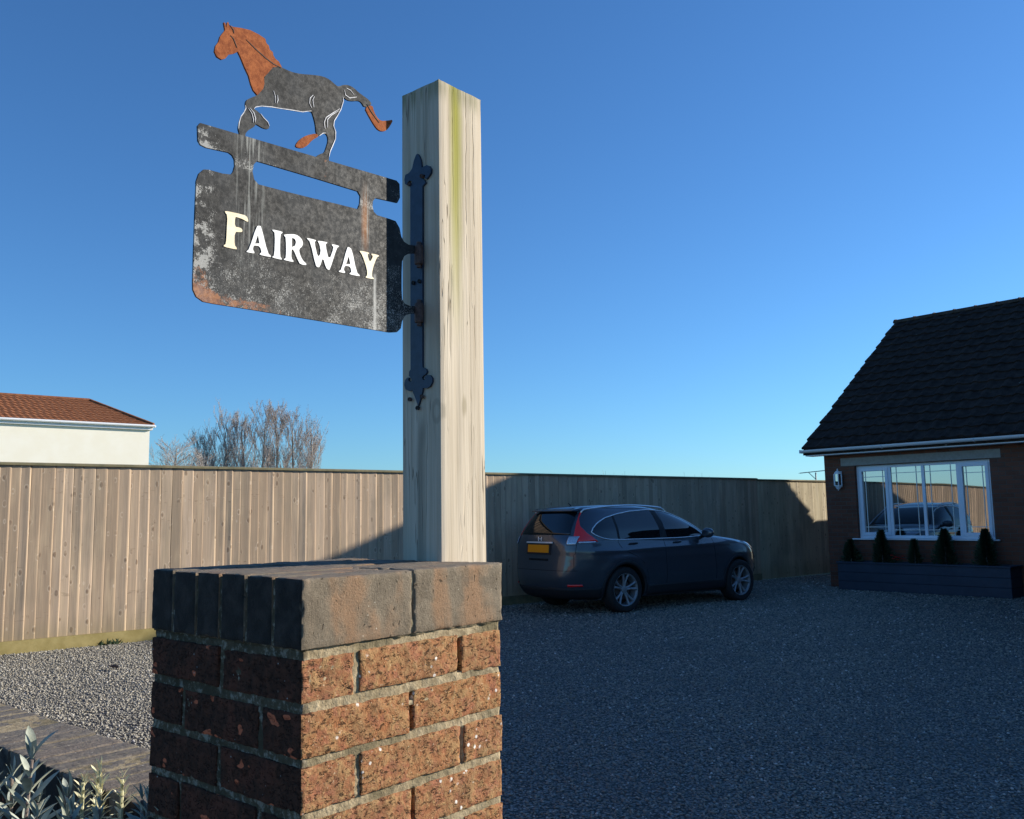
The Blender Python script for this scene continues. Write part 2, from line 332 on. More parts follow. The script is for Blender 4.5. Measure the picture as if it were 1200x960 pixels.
def mat_house_brick():
    k = M('bungalow_brick'); x, y, z = k.xyz()
    cb = k.n('ShaderNodeCombineXYZ'); k.put(cb.inputs[0], k.m('ADD', x, y)); k.put(cb.inputs[1], z)
    b = k.n('ShaderNodeTexBrick'); k.put(b.inputs['Vector'], cb.outputs[0]); b.offset = .5
    b.inputs['Scale'].default_value = 1; b.inputs['Brick Width'].default_value = .225; b.inputs['Row Height'].default_value = .075
    b.inputs['Mortar Size'].default_value = .006; b.inputs['Mortar Smooth'].default_value = .3; b.inputs['Bias'].default_value = 0
    b.inputs['Color1'].default_value = (.145, .058, .036, 1); b.inputs['Color2'].default_value = (.21, .080, .048, 1); b.inputs['Mortar'].default_value = (.13, .11, .09, 1)
    n = k.noise(k.obj, 40, 5, .7)
    c = k.mix(k.rng(n, .45, .75), b.outputs[0], (.15, .08, .06)); c = k.mix(k.rng(k.noise(k.obj, 1.3, 3), .5, .75, 0, .35), c, (.16, .11, .09))
    h = k.m('ADD', k.m('MULTIPLY', b.outputs[1], -1), k.m('MULTIPLY', n, .35))
    return k.out(c, .9, k.bump(h, .006), 0, .15)
MT = {}
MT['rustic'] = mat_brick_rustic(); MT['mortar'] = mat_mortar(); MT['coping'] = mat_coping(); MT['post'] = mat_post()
MT['sign'] = mat_sign(); MT['horse'] = mat_sign(True); MT['hbrick'] = mat_house_brick()
MT['boards'] = mat_boards('fence_boards', (.50, .37, .255), (.60, .455, .325), (.44, .325, .225))
MT['boards_far'] = mat_boards('fence_boards_far', (.60, .52, .36), (.68, .60, .44), (.56, .47, .32))
def _rust():
    k = M('orange_rust'); n = k.noise(k.obj, 90, 6, .75, .5); n2 = k.noise(k.obj, 320, 3, .7)
    c = k.mix(k.rng(n, .32, .68), (.19, .050, .017), (.35, .112, .038)); c = k.mix(k.m('MULTIPLY', k.rng(n2, .55, .7), .5), c, (.24, .07, .03))
    return k.out(c, .9, k.bump(n2, .0005), 0, .2)
MT['rust'] = _rust()
MT['letter'] = noisy('white_letter_paint', (.86, .86, .84), (.78, .77, .73), 60, .5)
MT['letter_cream'] = noisy('stained_letter_paint', (.86, .77, .56), (.80, .66, .42), 60, .55)
MT['slot_lit_edge'] = noisy('pale_slot_lit_edge', (.30, .30, .31), (.55, .55, .56), 90, .4, metal=.3)  # also colours the painted-on lit edges of the horse
MT['edge_dark'] = noisy('dark_slot', (.01, .01, .012), (.02, .02, .02), 60, .7)
MT['strap'] = noisy('blue_black_strap', (.012, .022, .045), (.022, .040, .075), 40, .45, .0004, 300)
MT['bolt'] = noisy('rusty_bolt', (.05, .030, .026), (.11, .07, .06), 120, .7)
MT['gravelboard'] = noisy('green_treated_board', (.28, .22, .075), (.40, .32, .13), 5, .85, .001, 80)
MT['cap'] = noisy('fence_cap', (.14, .13, .07), (.24, .20, .11), 6, .85, .001, 60)
MT['upvc'] = noisy('white_upvc', (.74, .78, .84), (.80, .83, .88), 3, .35)
MT['upvc_cream'] = noisy('glazing_bar_cream', (.80, .78, .70), (.85, .83, .76), 3, .4)
MT['lintel'] = noisy('concrete_lintel', (.30, .27, .23), (.37, .34, .29), 14, .9, .001)
MT['planter'] = noisy('slate_blue_planter_paint', (.030, .040, .060), (.040, .052, .075), 5, .6, .0006, 60)
MT['soil'] = noisy('potting_soil', (.02, .015, .01), (.05, .035, .025), 60, .95, .01, 80)
MT['conifer'] = noisy('conifer_foliage', (.022, .045, .020), (.05, .085, .035), 30, .8)
MT['redflower'] = noisy('red_petals', (.75, .02, .02), (.85, .06, .05), 60, .6)
MT['render'] = noisy('cream_render', (.88, .82, .68), (.91, .86, .74), 1.2, .9, .001, 60)
MT['white'] = noisy('white_gutter', (.74, .76, .78), (.80, .81, .82), 3, .4)
MT['twig'] = noisy('bare_twig', (.30, .26, .24), (.42, .375, .345), 2, .9)
MT['bark'] = noisy('pale_bark', (.26, .23, .19), (.40, .36, .31), 4, .9)
MT['bud'] = noisy('russet_buds', (.28, .19, .165), (.40, .30, .265), 1, .8)
MT['sage'] = None
def _roof(name, a, b, seam=False):
    k = M(name); isl = k.island(); n = k.noise(k.obj, 7, 4, .6); f = k.noise(k.obj, 60, 4, .7)
    c = k.mix(k.rng(n, .35, .7), a, b); c = k.mix(k.rng(f, .6, .75, 0, .5), c, tuple(q*2.2 for q in b))
    li = k.m('MULTIPLY', k.rng(k.voro(k.obj, 3.2), .10, .05), k.rng(k.noise(k.obj, 1.1, 2), .55, .6)); c = k.mix(k.m('MULTIPLY', li, .6), c, (.30, .28, .22))
    return k.out(c, .85, k.bump(f, .003), 0, .12)
MT['roof'] = _roof('dark_brown_tile', (.026, .018, .015), (.050, .035, .028))
MT['ridge'] = _roof('ridge_tile', (.05, .036, .028), (.10, .07, .05))
MT['roof_far'] = _roof('rust_brown_tile', (.19, .075, .038), (.28, .12, .06))
def _glass():
    k = M('window_glass'); n = k.noise(k.obj, 1.1, 1, .5)
    return k.out((.012, .016, .018), .015, k.bump(n, .0025), 0, 1.0, ior=2.6)
MT['glass'] = _glass()
def _sage(name, a, b, e):
    k = M(name); n = k.noise(k.obj, 40, 4, .6); isl = k.island()
    c = k.mix(k.rng(n, .3, .7), a, b); c = k.mix(k.m('MULTIPLY', isl, .4), c, e)
    return k.out(c, .8, k.bump(k.noise(k.obj, 500, 3), .0006), 0, .2)
MT['sage'] = _sage('sage_leaf', (.27, .30, .26), (.42, .45, .40), (.24, .25, .15))
MT['sage_stem'] = _sage('sage_stem', (.20, .15, .14), (.28, .22, .20), (.22, .18, .12))
MT['dry'] = _sage('dry_sprig', (.62, .55, .36), (.75, .70, .52), (.45, .50, .25))
def _gravel():
    k = M('gravel_stone'); isl = k.island(); n = k.noise(k.obj, 120, 3, .6)
    c = k.ramp(isl, [(0, (.17, .16, .14)), (.25, (.33, .305, .25)), (.5, (.25, .24, .21)), (.72, (.42, .38, .30)), (.9, (.22, .19, .145)), (.96, (.52, .49, .43)), (1, (.72, .69, .64))])
    c = k.mix(k.m('MULTIPLY', k.rng(n, .4, .7), .3), c, (.16, .15, .13))
    big = k.noise(k.obj, .55, 4, .6); c = k.mix(k.m('MULTIPLY', k.rng(big, .45, .7), .35), c, (.15, .145, .135))
    return k.out(c, .75, None, 0, .35)
MT['stone'] = _gravel()
def _gravelbase():
    k = M('gravel_bed'); d = k.voro(k.obj, 62); cell = k.voro(k.obj, 62, out='Color'); sep = k.n('ShaderNodeSeparateColor'); k.put(sep.inputs[0], cell)
    c = k.ramp(sep.outputs[0], [(0, (.10, .10, .09)), (.4, (.20, .195, .18)), (.8, (.28, .265, .23)), (1, (.42, .40, .36))])
    c = k.mix(k.rng(d, .35, .7), c, (.05, .048, .042))
    big = k.noise(k.obj, .55, 4, .6); c = k.mix(k.m('MULTIPLY', k.rng(big, .45, .7), .35), c, (.12, .115, .105))
    return k.out(c, .85, k.bump(k.m('MULTIPLY', d, -1), .012), 0, .25)
MT['gravelbed'] = _gravelbase()
MT['grass'] = noisy('rough_grass', (.05, .075, .025), (.10, .12, .045), .8, .95, .02, 12)
# car
def _paint():
    k = M('dark_metallic_paint'); fl = k.noise(k.obj, 900, 2, .8)
    c = k.mix(k.rng(fl, .4, .7), (.048, .056, .070), (.075, .086, .105))
    return k.out(c, .34, None, .4, .5, coat=1.0)
MT['paint'] = _paint()
MT['plastic'] = noisy('black_plastic', (.014, .014, .016), (.022, .022, .024), 60, .65, .0004, 400)
MT['carglass'] = M('tinted_glass').out((.006, .008, .010), .02, None, 0, .7, ior=1.5)
MT['chrome'] = noisy('satin_chrome', (.85, .86, .88), (.90, .91, .92), 5, .28, metal=.55)
MT['redlens'] = M('red_lens').out((.95, .010, .008), .12, None, 0, .6, coat=1.0)
MT['clearlens'] = noisy('clear_lens', (.45, .48, .52), (.75, .78, .82), 70, .15, metal=.6)
MT['plate'] = noisy('amber_number_plate', (1.0, .27, .002), (1.0, .31, .004), 20, .4)
MT['tyre'] = noisy('tyre_rubber', (.014, .014, .015), (.026, .025, .025), 80, .8, .001, 200)
MT['alloy'] = noisy('alloy_silver', (.27, .275, .29), (.34, .35, .36), 30, .5, metal=.45)
MT['black'] = noisy('black_void', (.004, .004, .004), (.008, .008, .008), 10, .9)
MT['dirtyconc'] = noisy('flat_roof_felt', (.07, .07, .07), (.12, .12, .11), 8, .9)
# ------------------------------------------------------------------ ground
g = MB(); N = 24; S = 700
g.add([(-S+2*S*i/N, -S+2*S*j/N, -.004) for j in range(N+1) for i in range(N+1)],
      [(j*(N+1)+i, j*(N+1)+i+1, (j+1)*(N+1)+i+1, (j+1)*(N+1)+i) for j in range(N) for i in range(N)])
tag(g.build('ground', MT['grass']), kind='structure')
def fpt(t, off=0, z=0):      # point t metres along the fence, off metres towards the camera
    return Vector((FA.x+math.cos(FYAW)*t+math.sin(FYAW)*off, FA.y+math.sin(FYAW)*t-math.cos(FYAW)*off, z))
g = MB(); q = [fpt(-9), fpt(-9, 28), fpt(27, 28), fpt(27)]
g.add([(p.x, p.y, .002) for p in q], [(0, 1, 2, 3)])
tag(g.build('driveway', MT['gravelbed']), kind='structure')
# loose stones of the gravel, near the camera the most
u2 = np.array([math.cos(PYAW), math.sin(PYAW)]); v2 = np.array([-math.sin(PYAW), math.cos(PYAW)])
def scatter(n, y0, y1, a0, a1, r0, r1):
    y = np.sqrt(rng.uniform(y0*y0, y1*y1, n)); x = y*rng.uniform(a0, a1, n)
    off = (x-FA.x)*math.sin(FYAW)-(y-FA.y)*math.cos(FYAW)
    hx = (x-W0.x)*math.cos(D_ANG)+(y-W0.y)*math.sin(D_ANG); hy = -(x-W0.x)*math.sin(D_ANG)+(y-W0.y)*math.cos(D_ANG)
    k = (off > .03) & ~((hx > -.42) & (hy > -.02)) & ~((hx > .02) & (hx < 3.05) & (hy > -.5))
    pu = (x-PIL.x)*u2[0]+(y-PIL.y)*u2[1]; k &= ~((pu < .35) & (pu > -.6))
    return x[k], y[k], rng.uniform(r0, r1, k.sum())**1.0
def scatter2(n, y0, y1, a0, a1):
    f = rng.uniform(0, 1, n); y = y0+(y1-y0)*f; sel = rng.uniform(0, 1, n) < 1; x, y2, r = scatter(n, y0, y1, a0, a1, 1, 1)
    y = y[:len(x)]; a = x/y2; x = a*y
    off = (x-FA.x)*math.sin(FYAW)-(y-FA.y)*math.cos(FYAW); hx = (x-W0.x)*math.cos(D_ANG)+(y-W0.y)*math.sin(D_ANG); hy = -(x-W0.x)*math.sin(D_ANG)+(y-W0.y)*math.cos(D_ANG)
    k = (off > .03) & ~((hx > -.42) & (hy > -.02)) & ~((hx > .02) & (hx < 3.05) & (hy > -.5))
    x, y = x[k], y[k]; return x, y, (.0038+.0006*y)*rng.uniform(.75, 1.7, len(x))
parts = [scatter(46000, 4.6, 13.5, -.64, -.34, .006, .015), scatter2(150000, 4.1, 21, -.14, .66), scatter(9000, 3, 9, -.36, -.12, .008, .016)]
X = np.concatenate([p[0] for p in parts]); Y = np.concatenate([p[1] for p in parts]); RR = np.concatenate([p[2] for p in parts]); n = len(X)
base = np.array([(1,0,0),(-1,0,0),(0,1,0),(0,-1,0),(0,0,1),(0,0,-1),(.7,.6,.5),(-.6,.5,-.6)], float)[:6]
fc = np.array([(0,2,4),(2,1,4),(1,3,4),(3,0,4),(2,0,5),(1,2,5),(3,1,5),(0,3,5)])
V = base[None]*rng.uniform(.6, 1.25, (n, 6, 1)) + rng.normal(0, .16, (n, 6, 3))
V *= np.stack([rng.uniform(.8, 1.35, n), rng.uniform(.6, 1, n), rng.uniform(.4, .75, n)], 1)[:, None]
tx = rng.uniform(-.6, .6, n); tz = rng.uniform(0, 6.283, n)
c_, s_ = np.cos(tx)[:, None], np.sin(tx)[:, None]; V = np.stack([V[..., 0], V[..., 1]*c_-V[..., 2]*s_, V[..., 1]*s_+V[..., 2]*c_], -1)
c_, s_ = np.cos(tz)[:, None], np.sin(tz)[:, None]; V = np.stack([V[..., 0]*c_-V[..., 1]*s_, V[..., 0]*s_+V[..., 1]*c_, V[..., 2]], -1)
V *= RR[:, None, None]
V += np.stack([X, Y, RR*.32+rng.uniform(0, .004, n)], 1)[:, None]
me = bpy.data.meshes.new('gravel'); F = (fc[None]+(np.arange(n)*6)[:, None, None]).reshape(-1)
me.vertices.add(n*6); me.vertices.foreach_set('co', V.reshape(-1)); me.loops.add(len(F)); me.loops.foreach_set('vertex_index', F.astype(np.int32))
me.polygons.add(n*8); me.polygons.foreach_set('loop_start', np.arange(n*8, dtype=np.int32)*3); me.update(calc_edges=True)
tag(link('gravel', me, MT['stone']), 'loose pale grey gravel covering the driveway', 'gravel', kind='stuff')

# ------------------------------------------------------------------ bungalow (local x along the front, y into the house)
bung = empty('bungalow', W0, D_ANG, label='brick bungalow with steep dark tiled roof and white gutter at right', cat='house')
w = MB(); T = .3; L = 14.0; BK = 7.1; ZE = 2.66
w.box((-.42, 0, -.2), (.206, T, ZE)); w.box((.206, 0, -.2), (2.68, T, .930)); w.box((.206, 0, 2.325), (2.68, T, ZE)); w.box((2.68, 0, -.2), (L, T, ZE))
w.box((-.42, T, -.2), (-.12, BK, ZE)); w.box((L-.3, T, -.2), (L, BK, ZE)); w.box((-.12, BK-.3, -.2), (L-.3, BK, ZE))
def gz(y): return 2.70+.7212*min(y+.3, 4.38-(y-4.08)) if y > 4.08 else 2.70+.7212*(y+.3)
for xa, xb in ((-.42, -.12), (L-.3, L)):
    w.add([(xa, 0, ZE), (xb, 0, ZE), (xb, 0, gz(0)-.08), (xa, 0, gz(0)-.08), (xa, 4.08, 5.70), (xb, 4.08, 5.70), (xa, BK, 3.08), (xb, BK, 3.08), (xa, BK, ZE), (xb, BK, ZE)],
          [(0, 1, 2, 3), (3, 2, 5, 4), (4, 5, 7, 6), (6, 7, 9, 8), (0, 3, 4, 6, 8), (1, 9, 7, 5, 2)])
w.build('wall', MT['hbrick'], bung)
MB().box((.0, .32, .8), (2.9, .36, 2.45)).build('dark_room', MT['black'], bung)
ll = MB().box((-.07, -.006, 2.335), (2.87, .1, 2.49)); ll.build('lintel', MT['lintel'], bung, bevel=.006)
# roof: real courses of interlocking tiles
def slope(y0, z0, y1, z1, x0, x1, n):
    cs = MB(); dy, dz = (y1-y0)/n, (z1-z0)/n; ln = math.hypot(y1-y0, z1-z0); ny, nz = -(z1-z0)/ln, (y1-y0)/ln
    if nz < 0: ny, nz = -ny, -nz
    per = .30; st = 6; xs = []; x = x0; i = 0
    while x < x1: xs.append(x); x += per/st
    xs.append(x1)
    for c in range(n):
        rows = []
        jit = rnd.uniform(-.012, .012)
        for (f, lift) in ((0, .0), (0, .040), (1.06, .012)):
            row = []
            for q, xx in enumerate(xs):
                ph = ((xx-x0+ (c % 2)*0)/per) % 1
                wv = .030*max(0, math.cos(2*math.pi*(ph-.25)))**1.2
                h = lift+wv*(lift > 0)
                ex = -.02*(c % 2) if q == 0 else 0
                row.append((xx+ex+jit*(q == 0), y0+dy*(c+f)+ny*h, z0+dz*(c+f)+nz*h))
            rows.append(row)
        k = len(xs); vs = rows[0]+rows[1]+rows[2]
        fs = [(r*k+i, r*k+i+1, (r+1)*k+i+1, (r+1)*k+i) for r in range(2) for i in range(k-1)]
        cs.add(vs, fs)
        a, b, d_ = rows[0][0], rows[1][0], rows[2][0]; cs.add([a, b, d_, (d_[0], d_[1]-ny*.05, d_[2]-nz*.05)], [(0, 1, 2, 3)])
    return cs
RY, RZ = 4.08, 5.853; EY, EZ = -.3, 2.695; BY, BZ = 7.40, 2.90
rf = slope(EY, EZ, RY, RZ, -.71, L+.3, 17); r2 = slope(BY, BZ, RY, RZ, -.71, L+.3, 15)
rf.add(r2.v, r2.f)
rf.add([(-.70, EY+.01, EZ-.02), (L+.29, EY+.01, EZ-.02), (L+.29, RY, RZ-.02), (-.70, RY, RZ-.02), (-.70, BY-.01, BZ-.02), (L+.29, BY-.01, BZ-.02),
        (-.70, EY+.01, EZ-.12), (L+.29, EY+.01, EZ-.12), (L+.29, RY, RZ-.14), (-.70, RY, RZ-.14), (-.70, BY-.01, BZ-.12), (L+.29, BY-.01, BZ-.12)],
       [(0, 1, 2, 3), (3, 2, 5, 4), (6, 9, 8, 7), (9, 10, 11, 8), (0, 3, 9, 6), (3, 4, 10, 9), (1, 7, 8, 2), (2, 8, 11, 5), (0, 6, 7, 1), (4, 5, 11, 10)])
ro = rf.build('roof', MT['roof'], bung)
rd = MB(); x = -.72
while x < L+.3:
    e = min(x+.452, L+.3); P = []
    for xx, rr in ((x, .118), (x+.03, .118), (x+.031, .105), (e, .105)):
        P.append([(xx, RY+rr*1.2*math.sin(a), RZ-.045+rr*math.cos(a)) for a in np.linspace(-1.5, 1.5, 9)])
    vs = [p for r in P for p in r]; rd.add(vs, [(i*9+j, i*9+j+1, (i+1)*9+j+1, (i+1)*9+j) for i in range(3) for j in range(8)]+[tuple(range(9)), tuple(range(27, 36))[::-1]])
    x += .45
rd.build('ridge_tiles', MT['ridge'], ro)
# fascia, soffit, gutter
MB().box((-.66, -.275, 2.555), (L+.28, -.25, 2.68)).box((-.66, -.25, 2.555), (L+.28, 0-.003, 2.575)).box((-.66, -.25, 2.575), (-.64, -.003, 2.68)).build('fascia', MT['white'], bung)
gt = MB(); prof = [(-.275-.058+.058*math.cos(a), 2.675+.058*math.sin(a)) for a in np.linspace(0, -math.pi, 9)]; pin = [(-.275-.058+.053*math.cos(a), 2.675+.053*math.sin(a)) for a in np.linspace(-math.pi, 0, 9)]
pp = prof+pin; k = len(pp)
gt.add([(-.72, a, b) for a, b in pp]+[(L+.3, a, b) for a, b in pp], [(i, (i+1) % k, k+(i+1) % k, k+i) for i in range(k)]+[tuple(range(k))[::-1]])
gt.box((-.725, -.392, 2.616), (-.715, -.275, 2.683))
for xx in (.95, 2.6, 4.3, 6.1, 8, 10): gt.tube([(xx, -.333+.062*math.cos(a), 2.675+.062*math.sin(a)) for a in np.linspace(0, -math.pi, 9)], .009, 6)
gt.build('gutter', MT['white'], bung, smooth=False)
# window
wf = MB(); yf = .075
def frame(a, b, c, d, t, y0, y1, mb):
    mb.box((a, y0, c), (a+t, y1, d)); mb.box((b-t, y0, c), (b, y1, d)); mb.box((a+t, y0, c), (b-t, y1, c+t)); mb.box((a+t, y0, d-t), (b-t, y1, d))
win = wf; X0, X1, Z0, Z1 = .206, 2.68, .947, 2.325
frame(X0, X1, Z0, Z1, .055, yf, yf+.07, wf)
for xm in (.853, 1.481, 2.104): wf.box((xm-.028, yf, Z0+.055), (xm+.028, yf+.07, Z1-.055))
wo = wf.build('window', MT['upvc'], bung, bevel=.004)
sash = MB(); frame(X0+.052, .853-.025, Z0+.052, Z1-.052, .058, yf-.018, yf+.03, sash); sash.build('sash', MT['upvc'], wo, bevel=.004)
sash = MB(); frame(2.104+.025, X1-.052, Z0+.052, Z1-.052, .058, yf-.018, yf+.03, sash); sash.build('sash', MT['upvc'], wo, bevel=.004)
for (a, b, ins) in ((X0+.11, .853-.083, 0), (.853+.028, 1.481-.028, 1), (1.481+.028, 2.104-.028, 1), (2.104+.083, X1-.11, 0)):
    c0, c1 = (Z0+.055, Z1-.055) if ins else (Z0+.11, Z1-.11)
    p = MB().box((a-.01, yf+.022, c0-.01), (b+.01, yf+.03, c1+.01)).build('pane', MT['glass'], wo)
    bar = MB(); i_ = .10 if ins else .055
    for xx in (a+i_, b-i_): bar.box((xx-.006, yf+.014, c0), (xx+.006, yf+.0215, c1))
    for zz in (c0+.10, c1-.11): bar.box((a, yf+.0155, zz-.006), (b, yf+.0217, zz+.006))
    bar.build('glazing_bar', MT['upvc_cream'], wo)
MB().box((.10, -.045, .918), (2.76, yf, .946)).build('window_sill', MT['white'], bung, bevel=.006)
# unseen flat-roofed rear extension, added to cast a level shadow on the fence
re_ = MB().box((-.42, BK+.002, -.2), (4.5, 13.5, 2.76)); re_.build('added_rear_wall', MT['hbrick'], bung)
MB().box((-.71, BK+.36, 2.762), (4.8, 13.8, 2.90)).build('added_flat_roof', MT['dirtyconc'], bung)
# wall lantern
lt = empty('wall_lantern', W0+Matrix.Rotation(D_ANG, 3, 'Z')@Vector((-.11, 0, 2.08)), D_ANG, label='white half lantern on the brick wall left of the window', cat='lantern')
hexp = lambda r, z, n=6: [(r*math.cos(math.pi*2*i/n), -.07+r*.8*math.sin(math.pi*2*i/n), z) for i in range(n)]
b = MB()
for (r0, z0, r1, z1) in ((.03, -.19, .075, -.125), (.085, .105, .05, .155), (.05, .155, .012, .175)):
    b.add(hexp(r0, z0)+hexp(r1, z1), [(i, (i+1) % 6, 6+(i+1) % 6, 6+i) for i in range(6)]+[tuple(range(6))[::-1], tuple(range(6, 12))])
b.add(hexp(.085, -.125)+hexp(.085, -.112), [(i, (i+1) % 6, 6+(i+1) % 6, 6+i) for i in range(6)]+[tuple(range(6))[::-1], tuple(range(6, 12))])
for i in range(6):
    p = hexp(.078, 0)[i]; b.tube([(p[0], p[1], -.115), (p[0], p[1], .108)], .010, 6)
b.lathe([(.008, .17), (.014, .185), (.008, .2), (.003, .215)], 10, 'Z', (0, -.07, 0)); b.box((-.05, -.012, -.15), (.05, .002, .16)); b.lathe([(.004, -.22), (.012, -.205), (.006, -.185)], 10, 'Z', (0, -.07, 0))
b.build('frame', MT['white'], lt)
MB().add(hexp(.068, -.11)+hexp(.068, .105), [(i, (i+1) % 6, 6+(i+1) % 6, 6+i) for i in range(6)]).build('glass', MT['glass'], lt)
# ------------------------------------------------------------------ unseen flat-roofed block added out of frame at the right to shade the drive
blk = empty('shade_block', (6.08, 9.74, 0), D_ANG, label='added unseen flat roofed block shading the drive from beyond its right edge', cat='shade_block')
MB().box((0, 0, -.1), (7.2, 5.0, 2.82)).build('wall', MT['hbrick'], blk)
MB().box((-.02, -.02, 2.822), (7.25, 5.0, 2.98)).build('roof', MT['dirtyconc'], blk)
# ------------------------------------------------------------------ planter and what grows in it
def HP(x, y, z=0): return W0+Matrix.Rotation(D_ANG, 3, 'Z')@Vector((x, y, z))
pt = empty('planter', HP(0, 0), D_ANG, label='long slate blue wooden planter below the window', cat='planter')
pb = MB(); x0, x1, y0, y1, h = .02, 3.06, -.5, -.02, .5
for k in range(3):
    z0, z1 = .01+k*.163, .01+k*.163+.158
    pb.box((x0, y0, z0), (x1, y0+.03, z1)); pb.box((x0, y1-.03, z0), (x1, y1, z1)); pb.box((x0, y0+.03, z0), (x0+.03, y1-.03, z1)); pb.box((x1-.03, y0+.03, z0), (x1, y1-.03, z1))
pb.build('board_side', MT['planter'], pt, bevel=.004)
rm = MB(); rm.box((x0-.02, y0-.02, .499), (x1+.02, y0+.05, .525)); rm.box((x0-.02, y1-.05, .499), (x1+.02, y1, .525)); rm.box((x0-.02, y0+.05, .499), (x0+.05, y1-.05, .525)); rm.box((x1-.05, y0+.05, .499), (x1+.02, y1-.05, .525))
rm.build('rim', MT['planter'], pt, bevel=.003)
MB().box((x0+.03, y0+.03, .3), (x1-.03, y1-.03, .46)).build('soil', MT['soil'], pt)
def conifer(x, ht, r, label, seed, group='small conifers in the planter'):
    rr = random.Random(seed); o = empty('small_conifer', HP(x, -.28, .455), 0, label=label, cat='conifer', group=group)
    MB().tube([(0, 0, 0), (0, 0, ht*.9)], [.012, .004], 6).build('stem', MT['bark'], o)
    f = MB()
    for i in range(int(1500*ht*r/.05)):
        z = rr.random()**.8; a = rr.uniform(0, 6.283)
        lim = r*(1-z)**.75*(.8+.3*math.sin(a*3+seed+z*5)+.15*math.sin(a*7+z*20)); q = lim*rr.uniform(.35, 1.18)
        p = Vector((q*math.cos(a), q*math.sin(a), .03+z*ht)); d = Vector((math.cos(a)*.7, math.sin(a)*.7, rr.uniform(.2, 1))).normalized()
        s = d.orthogonal().normalized()*rr.uniform(.008, .014); l = rr.uniform(.03, .06)
        f.add([p-s, p+s, p+d*l+s*.4, p+d*l*1.2, p+d*l-s*.4], [(0, 1, 2, 3, 4)])
    f.build('foliage', MT['conifer'], o)
conifer(.18, .42, .17, 'loose dark conifer at the left end of the planter under the wall lantern', 1)
conifer(.80, .60, .18, 'pointed conifer in the planter under the left window pane', 2)
conifer(1.40, .44, .11, 'thinnest small conifer beside the red flowers in the planter', 3)
conifer(1.94, .62, .20, 'bushiest dark conifer in the planter under the third window pane', 4)
conifer(2.62, .62, .18, 'pointed conifer in the planter at the right end of the window', 5)
fl = empty('red_flowers', HP(1.12, -.33, .46), 0, label='small clump of red flowers in the planter between two conifers', cat='flowers')
st = MB()
for i in range(12):
    a, q = rnd.uniform(0, 6.283), rnd.uniform(.01, .10); z = rnd.uniform(.10, .19); p = Vector((q*math.cos(a)*1.3, q*math.sin(a)*.7, z)); st.tube([(p.x*.3, p.y*.3, 0), p], .003, 4); pe = MB()
    for k in range(7):
        b_ = k*.9+a; d = Vector((math.cos(b_), math.sin(b_), .45))*.038; s = Vector((-math.sin(b_), math.cos(b_), 0))*.018
        pe.add([(0, 0, 0), d*.6+s, d, d*.6-s], [(0, 1, 2, 3)])
    pe.build('flower_head', MT['redflower'], fl, loc=p)
st.build('stems', MT['conifer'], fl)
# ------------------------------------------------------------------ fence
def fence(name, t0, t1, z0, z1, label, mat, bay=3.0, gb=True):
    o = empty(name, fpt(t0), FYAW, label=label, cat='fence'); n = max(1, round((t1-t0)/bay)); bl = (t1-t0)/n
    for i in range(n):
        a = i*bl; b = a+bl; za = z0+(z1-z0)*i/n; zb = z0+(z1-z0)*(i+1)/n; m = MB(); t = a; gz_ = .15 if gb else .02
        while t < b-.02:
            wd = rnd.uniform(.100, .150); e = min(t+wd, b); zt = za+(zb-za)*((t-a)/bl)-.03+rnd.uniform(-.003, .003)
            if e < b-.001 and b-e < .05: e = b
            tw = rnd.uniform(.0, .75); th = .009*tw+rnd.uniform(0, .005); soft = rnd.uniform(.014, .036)
            lean = rnd.uniform(-.004, .004)
            P = [(t, .006), (t+(e-t)*.35, .006+th*.30), (e-soft, .006+th), (e-soft*.45, .006+th*.72), (e-.001, .005)]
            rows = 6; vs = []
            for r in range(rows+1):
                z = gz_+(zt-gz_)*r/rows; wb = noise.noise(Vector((t*3, z*1.2, 5)))*.004
                vs += [(x+lean*r/rows, -(w_+wb), z) for x, w_ in P]
            k = len(P); fs = [(r*k+j, r*k+j+1, (r+1)*k+j+1, (r+1)*k+j) for r in range(rows) for j in range(k-1)]
            nb = len(vs); vs += [(t, .012, gz_), (e-.001, .012, gz_), (t, .012, zt), (e-.001, .012, zt)]; tr = rows*k
            fs += [(nb+1, nb, nb+2, nb+3), tuple(tr+j for j in range(k))+(nb+3, nb+2), tuple(range(k))[::-1]+(nb, nb+1), (0, tr, nb+2, nb), (k-1, nb+1, nb+3, tr+k-1)]
            m.add(vs, [f if len(set(f)) == len(f) else f for f in fs]); t = e
        m.build('board_panel', mat, o)
        q = MB(); q.add([(a+.002, -.036, za-.035), (b-.002, -.036, zb-.035), (b-.002, .05, zb-.035), (a+.002, .05, za-.035), (a+.002, -.036, za-.012), (b-.002, -.036, zb-.012), (b-.002, .05, zb-.012), (a+.002, .05, za-.012), (a+.002, .007, za), (b-.002, .007, zb)],
                   [(0, 3, 2, 1), (0, 1, 5, 4), (2, 3, 7, 6), (4, 5, 9, 8), (6, 7, 8, 9), (0, 4, 8, 7, 3), (1, 2, 6, 9, 5)]); q.build('capping', MT['cap'], o)
        if gb: MB().box((a+.003, -.030, -.03), (b-.003, .012, .148)).build('gravel_board', MT['gravelboard'] if t0+a < 3 else MT['cap'], o)
        pz = MB().box((a-.05, .03, 0), (a+.05, .13, za-.06)); pz.build('post', MT['cap'], o)
        rl = MB(); [rl.box((a+.052, .014, zz), (b-.052, .06, zz+.09)) for zz in (.35, 1.0, 1.75)]; rl.build('rail', MT['cap'], o)
    return o
fence('boarded_fence', -6.6, 14.55, 2.185, 2.215, 'tall weathered boarded fence of vertical planks running behind the parked car', MT['boards'])
fence('boarded_fence', 14.555, 26.555, 2.195, 2.235, 'yellower boarded fence section next to the brick bungalow', MT['boards_far'], gb=False)
